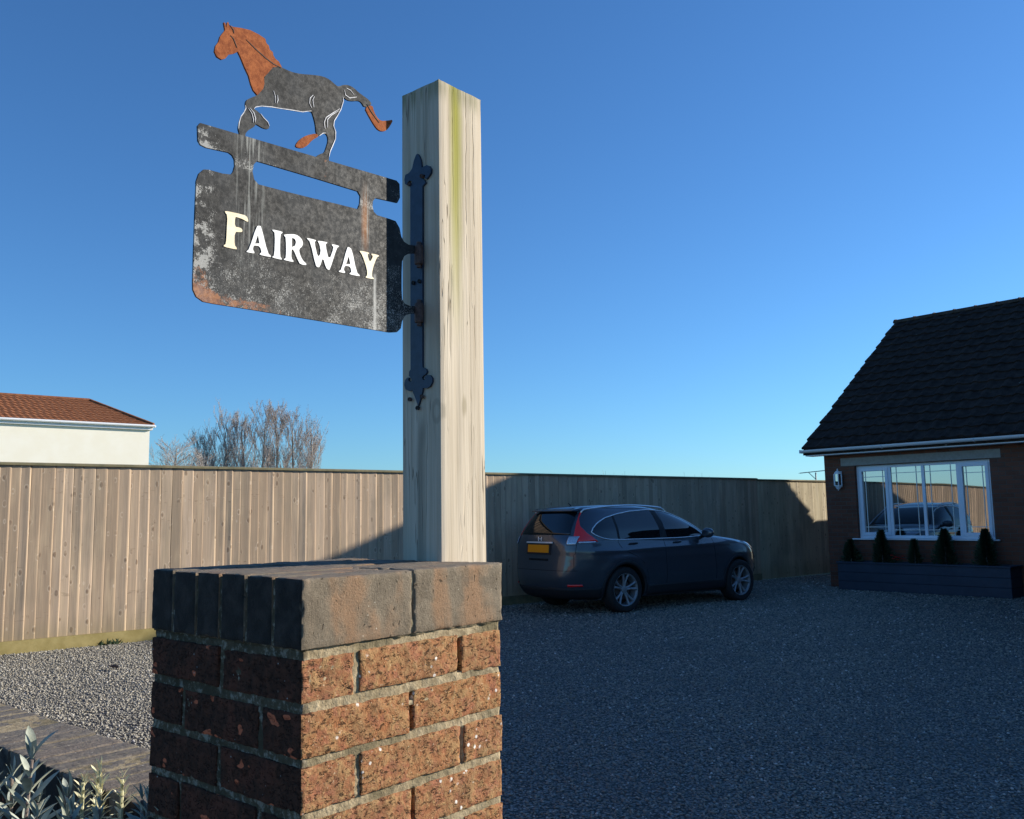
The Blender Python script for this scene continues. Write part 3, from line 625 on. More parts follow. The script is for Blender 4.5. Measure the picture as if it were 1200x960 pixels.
# dead leaf and weed
wd_ = MB()
for i in range(34):
    c0 = rnd.uniform(-.13, .13); b0 = Vector((c0, rnd.uniform(-.02, .01), 0)); a = rnd.uniform(0, 6.28); d = Vector((math.cos(a)*.5, -abs(math.sin(a))*.3, rnd.uniform(.35, 1))).normalized()*rnd.uniform(.03, .10); s = d.cross(Vector((0, 1, .2))).normalized()*.010
    wd_.add([b0, b0+d*.5+s, b0+d, b0+d*.5-s], [(0, 1, 2, 3)])
o = wd_.build('weed', MT['conifer'], loc=fpt(1.15, .05), rz=FYAW); tag(o, 'small green weed at the foot of the fence on the left', 'weed')
lf_ = MB(); k = [(-.05, 0), (-.03, .016), (.01, .02), (.05, .004), (.01, -.012), (-.03, -.014)]
lf_.add([(x, y, .018+.25*abs(y)+.1*x*x*10) for x, y in k]+[(-.05, 0, .014), (.0, .003, .012), (.05, .004, .014)], [(0, 1, 7, 6), (1, 2, 7), (2, 3, 8, 7), (3, 4, 7, 8), (4, 5, 7), (5, 0, 6, 7)])
o = lf_.build('dead_leaf', MT['bolt'], loc=(-4.05, 9.2, .004), rz=-.7); tag(o, 'curled dark dead leaf lying on the pale gravel', 'leaf')
o.scale = (1.9, 1.9, 1.9)
POLY = {}
POLY['plate']=[(-0.5079,2.1302),(-0.5034,2.1369),(-0.0691,2.1599),(-0.061,2.155),(-0.0599,2.1264),(-0.0668,2.1138),(-0.1247,2.1087),(-0.1313,2.0999),(-0.1323,2.0888),(-0.1285,2.0789),(-0.1202,2.0744),(-0.0868,2.0748),(-0.0715,2.0742),(-0.0611,2.0624),(-0.0565,2.0456),(-0.0484,2.0363),(-0.0367,2.0331),(-0.0202,2.035),(-0.0052,2.0375),(-0.0052,2.022),(-0.0172,2.0194),(-0.0368,2.0143),(-0.0485,2.0064),(-0.0543,1.995),(-0.0555,1.9703),(-0.0556,1.9351),(-0.0544,1.9155),(-0.047,1.908),(-0.0336,1.9058),(-0.0058,1.9092),(-0.0059,1.8958),(-0.0325,1.8901),(-0.047,1.8829),(-0.0545,1.8717),(-0.058,1.8559),(-0.0682,1.8466),(-0.0867,1.8434),(-0.2205,1.8408),(-0.3979,1.8373),(-0.4705,1.8353),(-0.4898,1.8356),(-0.5021,1.8416),(-0.508,1.8519),(-0.5088,1.8659),(-0.5086,1.9374),(-0.5075,2.0354),(-0.5033,2.0494),(-0.4951,2.0588),(-0.4862,2.061),(-0.4605,2.0618),(-0.4444,2.0646),(-0.44,2.0709),(-0.4371,2.0827),(-0.4382,2.0933),(-0.4423,2.0994),(-0.4494,2.1023),(-0.4913,2.0979),(-0.5018,2.0996),(-0.5063,2.1053)]
POLY['hole']=[(-0.3941,2.1037),(-0.4005,2.0954),(-0.4027,2.0818),(-0.3991,2.0687),(-0.3904,2.0623),(-0.3415,2.0644),(-0.2861,2.0673),(-0.2176,2.0717),(-0.1687,2.0742),(-0.1635,2.0872),(-0.1625,2.1025),(-0.1689,2.1102),(-0.2675,2.108)]
POLY['head']=[(-0.4562,2.3356),(-0.4537,2.3306),(-0.4462,2.3308),(-0.431,2.3354),(-0.4126,2.339),(-0.396,2.3383),(-0.382,2.3356),(-0.3793,2.3282),(-0.3741,2.3256),(-0.3723,2.319),(-0.3658,2.3169),(-0.3644,2.3108),(-0.36,2.3063),(-0.3526,2.3038),(-0.3459,2.2954),(-0.3555,2.2929),(-0.3653,2.2879),(-0.3749,2.2734),(-0.3831,2.2626),(-0.382,2.2507),(-0.3844,2.2402),(-0.3957,2.2243),(-0.4041,2.2303),(-0.4093,2.2398),(-0.4141,2.2539),(-0.4221,2.2659),(-0.4297,2.2799),(-0.436,2.2895),(-0.4438,2.2829),(-0.4536,2.2775),(-0.4593,2.2682),(-0.467,2.2626),(-0.4759,2.2642),(-0.4807,2.2718),(-0.4791,2.2824),(-0.4735,2.2921),(-0.4711,2.3024),(-0.4662,2.3111),(-0.4617,2.3182),(-0.4648,2.3311),(-0.462,2.3316),(-0.4595,2.3229),(-0.4581,2.334)]
POLY['body']=[(-0.3459,2.2954),(-0.3327,2.2946),(-0.3193,2.2954),(-0.3013,2.2995),(-0.2783,2.307),(-0.2548,2.3131),(-0.238,2.3125),(-0.2234,2.3064),(-0.217,2.3063),(-0.2062,2.314),(-0.1937,2.3182),(-0.1811,2.3178),(-0.1683,2.3124),(-0.1553,2.3094),(-0.1423,2.3064),(-0.1333,2.2993),(-0.1526,2.2862),(-0.1615,2.2953),(-0.1697,2.2949),(-0.1834,2.2888),(-0.196,2.2864),(-0.206,2.2891),(-0.2049,2.2812),(-0.2107,2.2625),(-0.2194,2.2459),(-0.2266,2.2337),(-0.2279,2.223),(-0.223,2.2132),(-0.2233,2.1988),(-0.2295,2.1838),(-0.2356,2.1698),(-0.2388,2.1583),(-0.2387,2.1423),(-0.2528,2.1313),(-0.2697,2.1382),(-0.2698,2.1481),(-0.2601,2.1578),(-0.2494,2.1631),(-0.2447,2.1758),(-0.2406,2.1892),(-0.2421,2.1988),(-0.2469,2.2025),(-0.2535,2.1996),(-0.2619,2.1916),(-0.2685,2.1955),(-0.2701,2.2118),(-0.275,2.2262),(-0.2797,2.2357),(-0.3002,2.2266),(-0.3271,2.2213),(-0.3489,2.2164),(-0.3661,2.2131),(-0.3871,2.2073),(-0.3986,2.2017),(-0.4026,2.1969),(-0.396,2.1954),(-0.3889,2.1922),(-0.3825,2.1868),(-0.374,2.1821),(-0.3696,2.1759),(-0.3716,2.1695),(-0.3821,2.1676),(-0.3926,2.1698),(-0.398,2.1706),(-0.4007,2.1644),(-0.4087,2.1573),(-0.4147,2.1516),(-0.4186,2.1447),(-0.4175,2.1328),(-0.4272,2.1316),(-0.4299,2.1448),(-0.4324,2.1502),(-0.4306,2.1619),(-0.4269,2.1743),(-0.4211,2.1837),(-0.4176,2.1924),(-0.4194,2.1993),(-0.4176,2.2074),(-0.41,2.2139),(-0.3957,2.2243),(-0.3844,2.2402),(-0.382,2.2507),(-0.3831,2.2626),(-0.3749,2.2734),(-0.3653,2.2879),(-0.3555,2.2929)]
POLY['tail']=[(-0.1526,2.2862),(-0.1333,2.2993),(-0.129,2.2867),(-0.121,2.2766),(-0.1103,2.2729),(-0.0941,2.2792),(-0.0776,2.287),(-0.0858,2.2711),(-0.0968,2.2566),(-0.1103,2.2509),(-0.121,2.253),(-0.1316,2.2623),(-0.1421,2.2736)]
POLY['hoof']=[(-0.2685,2.1955),(-0.2905,2.1844),(-0.304,2.173),(-0.3128,2.1612),(-0.314,2.1541),(-0.2992,2.1564),(-0.288,2.1654),(-0.2776,2.1794),(-0.2619,2.1916)]
POLY['slots_lit_edges']=[[(-0.3632,2.2442),(-0.3596,2.2358),(-0.3594,2.2224)],[(-0.3549,2.2394),(-0.3535,2.2303),(-0.3559,2.2224)],[(-0.2769,2.2676),(-0.2837,2.2591),(-0.285,2.2487),(-0.2802,2.2411)],[(-0.2741,2.2658),(-0.2777,2.2573),(-0.2752,2.2441)],[(-0.2146,2.2624),(-0.2325,2.2468),(-0.2468,2.2337),(-0.251,2.2222),(-0.2489,2.2108)],[(-0.218,2.2567),(-0.2349,2.2419),(-0.2434,2.2308),(-0.2433,2.2147)],[(-0.4136,2.1938),(-0.4065,2.1869),(-0.403,2.1768),(-0.4037,2.1709)],[(-0.4108,2.1955),(-0.4025,2.1894),(-0.399,2.1801),(-0.3996,2.1723)],[(-0.2036,2.3045),(-0.201,2.295),(-0.191,2.2924),(-0.1733,2.3008)],[(-0.1987,2.3097),(-0.1886,2.3092),(-0.18,2.3027)],[(-0.4026,2.1969),(-0.3986,2.2013),(-0.3871,2.2069),(-0.366,2.2127),(-0.3489,2.216),(-0.3271,2.2209),(-0.3002,2.2262),(-0.2806,2.235)],[(-0.207,2.2883),(-0.2059,2.2808),(-0.2117,2.2622),(-0.2204,2.2456),(-0.2276,2.2333),(-0.2289,2.2227),(-0.224,2.2129),(-0.2243,2.1985),(-0.2305,2.1835),(-0.2366,2.1695),(-0.2393,2.1582)],[(-0.4198,2.1973),(-0.4184,2.1921),(-0.4219,2.1835),(-0.4277,2.174),(-0.431,2.1618),(-0.432,2.1504)],[(-0.3889,2.1922),(-0.3825,2.1868),(-0.374,2.1821),(-0.3705,2.1756)],[(-0.2619,2.1924),(-0.2536,2.2004),(-0.2469,2.2029)]]
POLY['slots_dark']=[[(-0.4204,2.3178),(-0.4016,2.3083),(-0.3805,2.2994),(-0.3633,2.2945),(-0.3481,2.2938)],[(-0.4513,2.3125),(-0.4456,2.3092),(-0.4415,2.3015),(-0.4381,2.2954)],[(-0.4529,2.3306),(-0.446,2.3249),(-0.4447,2.319)],[(-0.1475,2.2952),(-0.1369,2.2839),(-0.1237,2.2735),(-0.1157,2.2676)]]
POLY['F']=[[(-0.4546,1.998),(-0.4202,1.9998),(-0.4126,1.9983),(-0.4096,1.9904),(-0.4124,1.9891),(-0.4207,1.9917),(-0.4318,1.9925),(-0.4356,1.9918),(-0.4361,1.9746),(-0.4273,1.9754),(-0.4217,1.9743),(-0.4209,1.9694),(-0.4257,1.9674),(-0.4359,1.9659),(-0.4358,1.9423),(-0.4312,1.939),(-0.4311,1.9356),(-0.456,1.9353),(-0.4554,1.9383),(-0.4515,1.9406),(-0.4507,1.9655),(-0.45,1.9911),(-0.4548,1.9952)]]
POLY['A']=[[(-0.3933,1.9857),(-0.3884,1.988),(-0.3841,1.9875),(-0.3702,1.9428),(-0.3632,1.9392),(-0.3636,1.9368),(-0.3862,1.9362),(-0.3859,1.9388),(-0.382,1.9416),(-0.3862,1.9515),(-0.3947,1.9508),(-0.3982,1.95),(-0.4005,1.9432),(-0.3966,1.9384),(-0.3972,1.9361),(-0.4123,1.9354),(-0.4119,1.9372),(-0.4071,1.9418)],[(-0.3904,1.9709),(-0.3959,1.9541),(-0.387,1.9567)]]
POLY['I']=[[(-0.3616,1.9877),(-0.3402,1.9884),(-0.3405,1.9862),(-0.3449,1.9821),(-0.3451,1.9431),(-0.3408,1.9388),(-0.3411,1.9368),(-0.3607,1.9368),(-0.3604,1.9388),(-0.3564,1.9416),(-0.3557,1.9822),(-0.3609,1.9855)]]
POLY['R']=[[(-0.3371,1.9843),(-0.3161,1.9898),(-0.3068,1.989),(-0.299,1.9842),(-0.2961,1.9782),(-0.2976,1.9712),(-0.3049,1.9643),(-0.3033,1.956),(-0.2969,1.9454),(-0.2883,1.9406),(-0.289,1.9382),(-0.2968,1.9369),(-0.303,1.9382),(-0.303,1.9382),(-0.3093,1.9475),(-0.3164,1.9604),(-0.3209,1.9607),(-0.3211,1.9436),(-0.316,1.9401),(-0.3168,1.9377),(-0.3367,1.9375),(-0.3364,1.9394),(-0.3319,1.9424),(-0.3329,1.979),(-0.3368,1.982)],[(-0.3202,1.9819),(-0.3141,1.9814),(-0.3113,1.9761),(-0.3134,1.969),(-0.3202,1.9648)]]
POLY['W']=[[(-0.2879,1.9894),(-0.2676,1.9897),(-0.2679,1.9879),(-0.2715,1.9851),(-0.2632,1.9572),(-0.2561,1.9682),(-0.2598,1.9843),(-0.2636,1.9875),(-0.2631,1.9897),(-0.2421,1.9915),(-0.2425,1.9896),(-0.2466,1.9859),(-0.2378,1.9565),(-0.2265,1.9849),(-0.2315,1.9879),(-0.2311,1.9904),(-0.2149,1.9907),(-0.2152,1.9888),(-0.2202,1.985),(-0.2355,1.94),(-0.2396,1.9391),(-0.2445,1.9422),(-0.252,1.961),(-0.2582,1.9408),(-0.2638,1.939),(-0.2678,1.9415),(-0.2802,1.9831),(-0.2874,1.9875)]]
POLY['A2']=[[(-0.1953,1.9919),(-0.1916,1.9937),(-0.1838,1.9902),(-0.1723,1.9478),(-0.1644,1.9437),(-0.1653,1.9412),(-0.1895,1.9406),(-0.1891,1.9426),(-0.1844,1.9461),(-0.1875,1.9559),(-0.1972,1.9553),(-0.2006,1.9546),(-0.2039,1.9463),(-0.1997,1.9437),(-0.2005,1.9404),(-0.2148,1.9403),(-0.2145,1.9421),(-0.209,1.9453)],[(-0.1914,1.976),(-0.1978,1.9586),(-0.1876,1.961)]]
POLY['Y']=[[(-0.1647,1.9923),(-0.1417,1.9935),(-0.1417,1.9913),(-0.1461,1.9885),(-0.1398,1.9735),(-0.1309,1.9882),(-0.1358,1.9907),(-0.1354,1.993),(-0.1164,1.9935),(-0.1169,1.9912),(-0.1228,1.9871),(-0.1335,1.9605),(-0.1344,1.9461),(-0.1295,1.9449),(-0.1299,1.9424),(-0.1498,1.9414),(-0.1498,1.9438),(-0.146,1.9464),(-0.1464,1.9593),(-0.1585,1.9851),(-0.1642,1.9899)]]
POLY['strap']=[(0.0594,2.2388),(0.0551,2.2329),(0.0498,2.2228),(0.0466,2.2041),(0.0391,2.2051),(0.0327,2.2061),(0.0243,2.2018),(0.019,2.1942),(0.0201,2.1861),(0.0265,2.1801),(0.0329,2.1757),(0.0382,2.1802),(0.0361,2.1842),(0.0392,2.1874),(0.0446,2.1865),(0.0461,2.1823),(0.0393,2.1759),(0.0351,2.1686),(0.0415,2.1657),(0.0447,2.1634),(0.0471,1.7823),(0.0378,1.7783),(0.0337,1.7719),(0.0379,1.7666),(0.0452,1.7645),(0.0483,1.7605),(0.0442,1.7556),(0.0379,1.7571),(0.0421,1.7612),(0.0337,1.7654),(0.0255,1.7637),(0.0194,1.7572),(0.0194,1.7485),(0.0257,1.7405),(0.036,1.7376),(0.0464,1.7398),(0.0474,1.7326),(0.0527,1.7201),(0.0602,1.7033),(0.0675,1.72),(0.0759,1.7341),(0.0769,1.7386),(0.0865,1.7374),(0.0973,1.7422),(0.1016,1.7516),(0.0994,1.7618),(0.0918,1.7662),(0.0875,1.7657),(0.0897,1.7607),(0.0833,1.7563),(0.0779,1.7594),(0.0811,1.7642),(0.0875,1.7694),(0.0864,1.7782),(0.0821,1.7821),(0.0816,2.1715),(0.0871,2.1745),(0.0915,2.1803),(0.0838,2.1814),(0.0761,2.1786),(0.0772,2.1828),(0.0837,2.1861),(0.0882,2.1841),(0.0915,2.178),(0.0981,2.1821),(0.0999,2.192),(0.097,2.2022),(0.0848,2.2036),(0.0759,2.2106),(0.0704,2.2262),(0.0638,2.2369)]
# ------------------------------------------------------------------ brick gate pillar
pil = empty('brick_pillar', PIL, PYAW, label='rough orange brick gate pillar with flat coping in the foreground', cat='pillar')
SZ = .44; CB = PTOP-.1045; ins = .003
def dbrick(lo, hi, amp, rnd_=.0028, freq=42):
    lo = Vector(lo); hi = Vector(hi); s = rnd.uniform(0, 90)
    def f(p, n):
        q = p.copy(); o = Vector((s, -s, s*.3))
        a = noise.fractal(p*freq*.9+o, .8, 2.1, 4); b = noise.noise(p*freq*3+o); e = noise.noise(p*11+o)
        d = amp*(a*.9+b*.45)+.0012*e
        # worn arrises: pull in near edges
        near = [min(p[i]-lo[i], hi[i]-p[i]) for i in range(3)]; k = sum(1 for v in near if v < .0035)
        if k >= 2: d -= rnd_*(.4+.8*max(0, noise.noise(p*60+o)))
        return q+n*d
    return f
mort = MB(); bm_ = MB()
def layout(kind):
    A_ = [((0, 0), (.1025, .215)), ((0, .225), (.1025, .44)), ((.3375, 0), (.44, .215)), ((.3375, .225), (.44, .44)), ((.1125, 0), (.3275, .1025)), ((.1125, .3375), (.3275, .44))]
    return A_ if kind == 0 else [((a[1], a[0]), (b[1], b[0])) for a, b in A_]
z = CB-.014; c = 0
while z > .03:
    zb = z-.063
    if z > .68: step, amp = .0042, .0015
    else: step, amp = .05, .0
    for a, b in layout(c % 2):
        j = [rnd.uniform(-.0025, .0025) for _ in range(3)]
        x0, y0, x1, y1 = a[0], a[1], b[0], b[1]
        lo = (max(x0, ins)+(j[0] if x0 > .01 else rnd.uniform(-.0015, .0015)), max(y0, ins)+(j[1] if y0 > .01 else rnd.uniform(-.0015, .0015)), zb+j[2]); hi = (min(x1, SZ-ins)+(j[0] if x1 < .43 else 0), min(y1, SZ-ins)+(j[1] if y1 < .43 else 0), z+j[2]*.6)
        vs, fs = grid_box(lo, hi, step, dbrick(lo, hi, amp) if amp else None); bm_.add(vs, fs)
    z -= .0755; c += 1
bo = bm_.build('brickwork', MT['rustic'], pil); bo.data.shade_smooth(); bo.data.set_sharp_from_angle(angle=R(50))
def dm(p, n):
    d = .0013*noise.fractal(p*55, .8, 2, 3)+.0012*noise.noise(p*190)
    zc = CB-.014-.0755*0
    if n.y < -.5:
        for (xa, k) in ((.3325, 0), (.220, 1), (.3325, 2), (.1075, 3), (.220, 3)):
            zt = CB-.014-.0755*k; 
            if abs(p.x-xa) < .0062 and zt-.062 < p.z < zt-.004 and noise.noise(Vector((p.z*30, xa*9, 0))) > -.35: d -= .022
    return p+n*d
vs, fs = grid_box((.0062, .0062, .66), (SZ-.0062, SZ-.0062, CB), .0035, dm); mort.add(vs, fs); mort.box((.01, .01, 0), (SZ-.01, SZ-.01, .6605))
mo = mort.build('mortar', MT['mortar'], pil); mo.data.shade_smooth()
cp = MB(); pw = SZ/6
for i in range(6):
    for j in range(2):
        lo = (0+j*.2215, i*pw+.003+rnd.uniform(-.001, .001), CB+rnd.uniform(-.0005, .001)); hi = (.2175+j*.2225, (i+1)*pw-.004+(.004 if i == 5 else 0), PTOP+rnd.uniform(-.0022, .0008))
        if i == 0: lo = (lo[0], 0, lo[2])
        vs, fs = grid_box(lo, hi, .005, dbrick(lo, hi, .0009, .0036, 45)); cp.add(vs, fs)
co = cp.build('coping', MT['coping'], pil); co.data.shade_smooth(); co.data.set_sharp_from_angle(angle=R(50))
vs, fs = grid_box((.004, .004, CB-.001), (SZ-.004, SZ-.004, PTOP-.006), .006, lambda p, n: p+n*(.0028*noise.noise(p*60)+.002*noise.noise(p*17)))
cm = MB(); cm.add(vs, fs); cm.build('coping_mortar', MT['mortar'], pil, smooth=True)
# ------------------------------------------------------------------ low wall running left from the pillar
lw = empty('low_wall', PIL+Matrix.Rotation(PYAW, 3, 'Z')@Vector((.1125, .445, 0)), PYAW, label='low brick garden wall with a weathered brick on edge top behind the sage', cat='wall')
LT = .925; b = MB(); mm_ = MB(); z = LT-.102-.012; c = 0; LEN = 6.2
while z > .2:
    x = 0 if c % 2 else .1125; y = x
    while y < LEN: b.add(*grid_box((.002, y, z-.065), (.1025, min(y+.215, LEN), z), .5)); b.add(*grid_box((.1125, y, z-.065), (.213, min(y+.215, LEN), z), .5)); y += .225
    z -= .075; c += 1
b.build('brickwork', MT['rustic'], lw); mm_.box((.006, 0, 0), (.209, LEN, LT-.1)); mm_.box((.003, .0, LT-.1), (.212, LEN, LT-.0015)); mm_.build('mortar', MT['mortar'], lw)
cw = MB(); y = .0
while y < LEN:
    oy = rnd.uniform(-.004, .004); lo = (rnd.uniform(-.007, .003), y, LT-.104); hi = (.215+rnd.uniform(-.004, .006), y+.0675, LT+rnd.uniform(-.003, .003))
    st_ = .006 if y < 2.2 else .03
    cw.add(*grid_box(lo, hi, st_, dbrick(lo, hi, .0015, .004, 40) if st_ < .01 else None)); y += .0750
def _wtop():
    k = M('weathered_brick_top'); x, y, z = k.xyz(); isl = k.island(); n = k.noise(k.scale(k.obj, (1, 4, 1)), 24, 5, .65); f = k.noise(k.obj, 110, 4, .7)
    c = k.mix(k.rng(n, .3, .7), (.10, .088, .075), (.20, .178, .15)); c = k.mix(k.m('MULTIPLY', isl, .35), c, (.20, .15, .12))
    c = k.mix(k.m('MULTIPLY', k.rng(k.noise(k.obj, 60, 4, .7), .56, .68), .35), c, (.24, .22, .13))
    c = k.mix(k.m('MULTIPLY', k.rng(k.voro(k.obj, 38), .09, .05), .8), c, (.60, .56, .48))
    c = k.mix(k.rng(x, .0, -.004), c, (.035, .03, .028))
    return k.out(c, .92, k.bump(f, .003), 0, .15)
o = cw.build('coping', _wtop(), lw); o.data.shade_smooth(); o.data.set_sharp_from_angle(angle=R(50))
# ------------------------------------------------------------------ timber post
POST = Vector((-0.14173148, 1.76296595, 0)); PW, PD, PH = .1305, .114, 2.3866
post = empty('timber_post', POST, PYAW, label='tall pale square timber post behind the brick pillar carrying the sign', cat='post')
def dp(p, n):
    g_ = noise.noise(Vector((p.x*90, p.y*90, p.z*1.6)))*.0006+noise.noise(Vector((p.x*25, p.y*25, p.z*.8+4)))*.0009
    near = [min(p.x, PW-p.x), min(p.y, PD-p.y), PH-p.z]; k = sum(1 for v in near if v < .002)
    return p+n*(g_-(.0016 if k >= 2 else 0))
vs, fs = grid_box((0, 0, 1.2), (PW, PD, PH), .008, dp); pm = MB(); pm.add(vs, fs); pm.box((.001, .001, 0), (PW-.001, PD-.001, 1.2005))
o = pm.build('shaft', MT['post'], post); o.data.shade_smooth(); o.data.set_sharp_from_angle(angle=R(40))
# ------------------------------------------------------------------ the sign: flat steel cut-outs in the plane y = .047 of the post's frame
def flat(name, loops, y0, th, mat, parent, plane='XZ', bev=0):
    """filled outline (first loop) with holes, extruded from y0 towards the viewer side by th"""
    cu = bpy.data.curves.new(name+'_outline', 'CURVE'); cu.dimensions = '2D'; cu.fill_mode = 'BOTH'; cu.extrude = th/2
    for l in loops:
        s = cu.splines.new('POLY'); s.points.add(len(l)-1)
        for p, q in zip(s.points, l): p.co = (q[0], q[1], 0, 1)
        s.use_cyclic_u = True
    ob = bpy.data.objects.new('tmp', cu); C.objects.link(ob); dg = bpy.context.evaluated_depsgraph_get()
    me = bpy.data.meshes.new_from_object(ob.evaluated_get(dg)); me.name = name; bpy.data.objects.remove(ob); bpy.data.curves.remove(cu)
    for v in me.vertices:
        x, y, z_ = v.co
        v.co = (x, y0-th/2+z_, y) if plane == 'XZ' else (-(th/2)+z_+y0, x, y)
    me.flip_normals()
    me.materials.clear(); o = link(name, me, mat, parent)
    if bev:
        b = o.modifiers.new('bevel', 'BEVEL'); b.width = bev; b.segments = 1; b.limit_method = 'ANGLE'; b.angle_limit = R(60)
    return o
def smooth_loop(l, it=1):
    for _ in range(it):
        o = []
        for i in range(len(l)):
            a, b = l[i], l[(i+1) % len(l)]
            o += [(a[0]*.75+b[0]*.25, a[1]*.75+b[1]*.25), (a[0]*.25+b[0]*.75, a[1]*.25+b[1]*.75)]
        l = o
    return l
def stroke(pts, w=.0007):
    L_, R_ = [], []
    for i, p in enumerate(pts):
        a = Vector(pts[max(i-1, 0)]); b = Vector(pts[min(i+1, len(pts)-1)]); t = (b-a).normalized(); n = Vector((-t.y, t.x))*w*(.5 if i in (0, len(pts)-1) else 1)
        L_.append(tuple(Vector(p)+n)); R_.append(tuple(Vector(p)-n))
    return L_+R_[::-1]
sg = empty('house_sign', POST, PYAW, label='hanging black metal house sign reading FAIRWAY with a cut-out horse on top', cat='sign')
YS = .055; YF = YS-.002
pl = flat('name_plate', [POLY['plate'], POLY['hole']], YS+.002, .004, MT['sign'], sg, bev=.0005)
flat('horse_body', [smooth_loop(POLY['body'])], YS+.0018, .0036, MT['horse'], sg)
flat('horse_head', [POLY['head']], YS+.0018, .0038, MT['rust'], sg)
flat('horse_tail', [smooth_loop(POLY['tail'])], YS+.0018, .0036, MT['rust'], sg)
flat('horse_hoof', [smooth_loop(POLY['hoof'])], YS+.0018, .0036, MT['rust'], sg)
for key, mt in (('slots_lit_edges', 'slot_lit_edge'), ('slots_dark', 'edge_dark')):
    for l in POLY[key]: flat('slot_edge_line', [stroke(l)], YF+.0001, .0008, MT[mt], sg)  # pale strokes are cut slots, plus lit edges of the horse painted on
for ch in ('F', 'A', 'I', 'R', 'W', 'A2', 'Y'):
    lp = POLY[ch]; nm = 'letter_'+ch[0].lower()
    flat(nm, [smooth_loop(lp[0])]+lp[1:], YF, .0012, MT['letter_cream' if ch in 'FY' else 'letter'], pl)
# hinge strap on the post with its two pins
flat('hinge_strap', [POLY['strap']], -.0003, .005, MT['strap'], sg, plane='YZ', bev=.0008)
for zz in (2.0165, 1.8945):
    q = MB().lathe([(.0085, -.020), (.0095, -.016), (.0095, .016), (.0085, .020)], 14, 'Z', (-.011, .050, zz)); q.lathe([(.005, -.027), (.005, .027)], 10, 'Z', (-.011, .050, zz)); q.build('hinge_pin', MT['bolt'], sg, smooth=False)
for yy, zz in ((.045, 2.185), (.083, 2.178), (.053, 1.962), (.071, 1.962), (.047, 1.722), (.083, 1.720), (.060, 1.700)):
    MB().lathe([(.0042, -.009), (.0036, -.0072), (.0, -.0068)][::-1]+[(.0042, -.004)], 10, 'X', (0, yy, zz)).build('screw', MT['bolt' if zz > 1.71 and zz != 1.962 else 'edge_dark'], sg)
# ------------------------------------------------------------------ sage in the bed
def leaf(mb, p, d, up, ln, wd, curl=.25, n=6):
    d = d.normalized(); s = d.cross(up).normalized(); nrm = s.cross(d).normalized(); rows = []
    for i in range(n+1):
        f = i/n; wdt = wd*(math.sin(math.pi*min(1, f*.93+.05))**.7)*(1 if f < .97 else .4)
        c = p+d*ln*f-nrm*curl*ln*f*f; rows += [c-s*wdt+nrm*wdt*.35, c, c+s*wdt+nrm*wdt*.35]
    mb.add(rows, [(i*3+j, i*3+j+1, (i+1)*3+j+1, (i+1)*3+j) for i in range(n) for j in range(2)])
def sage(name, ub, vb, stems, label, group, seed, leafmat='sage', stemmat='sage_stem', dry=False):
    rr = random.Random(seed); o = empty(name, PIL+Matrix.Rotation(PYAW, 3, 'Z')@Vector((ub, vb, 0)), PYAW, label=label, cat='shrub' if not dry else 'sprig', group=group)
    st, lf = MB(), MB()
    for (du, dv, top, size) in stems:
        base = Vector((du*.3, dv*.3, .3)); tip = Vector((du, dv, top)); mid = (base+tip)/2+Vector((rr.uniform(-.03, .03), rr.uniform(-.03, .03), 0))
        st.tube([Vector((0, 0, 0)), base, mid, tip], [.008, .006, .0045, .003], 6)
        nlev = 12
        for k in range(nlev):
            f = k/(nlev-1); z = top-.24*size*(1-f)**.9; base_p = tip.lerp(mid, clamp01((top-z)/(top-mid.z)))
            m_ = 4 if k > 6 else 3
            for j in range(m_):
                a = k*2.4+j*6.283/m_+rr.uniform(-.3, .3); el = .15+1.1*f**1.5+rr.uniform(-.15, .2); ln = size*(.085-.045*f)*rr.uniform(.6, 1.3)
                d = Vector((math.cos(a)*math.cos(el), math.sin(a)*math.cos(el), math.sin(el)))
                leaf(lf, base_p+d*.003, d, Vector((0, 0, 1)) if abs(d.z) < .95 else Vector((1, 0, 0)), ln, ln*rr.uniform(.10, .17) if not dry else ln*.11, rr.uniform(.0, .35))
        for j in range(3):
            a = rr.uniform(0, 6.28); d = Vector((math.cos(a), math.sin(a), .7)); leaf(lf, tip.lerp(mid, .5), d, Vector((0, 0, 1)), size*.12, size*.014, .4)
    st.build('stems', MT[stemmat], o); s_ = lf.build('leaves', MT[leafmat], o, smooth=True)
    return o
G_ = 'sage shrubs in front of the low wall'
sage('sage_shrub', -.02, .90, [(0, -.03, 1.005, 1.3), (-.05, .05, .93, 1.0), (.02, .12, .94, 1.2), (.05, -.08, .93, 1.0), (-.04, .1, .99, 1.1), (-.08, -.06, .90, 1.0), (.04, .03, .90, 1), (-.12, .0, .86, 1)], 'tallest grey green sage shrub at the bottom left corner', G_, 3)
sage('sage_shrub', -.03, .66, [(0, 0, .94, .8), (.03, -.05, .955, .75), (-.04, .05, .935, .9), (.02, .06, .92, .9), (-.07, -.03, .90, .9)], 'middle sage shrub between the tall sage and the dry sprig', G_, 5)
sage('sage_shrub', .03, .46, [(.03, -.03, 1.0, .75), (.0, .03, .98, .7), (-.02, -.06, .97, .8), (.02, .09, .97, .8), (-.05, .0, .93, .8), (.04, -.09, .95, .9)], 'sage shrub tucked against the dark side of the brick pillar', G_, 8)
sage('sage_shrub', -.04, 1.22, [(0, 0, .97, 1.1), (.04, .07, .98, 1.1), (-.05, -.05, .93, 1)], 'sage shrub at the far left in front of the low wall', G_, 9)
sage('dry_sprig', .065, .76, [(.0, .0, .985, .6), (.025, -.05, .97, .5), (-.01, .045, .955, .5), (0, -.01, .95, .6)], 'pale straw coloured dry sprig lit by the sun among the sage', None, 12, 'dry', 'dry', True)
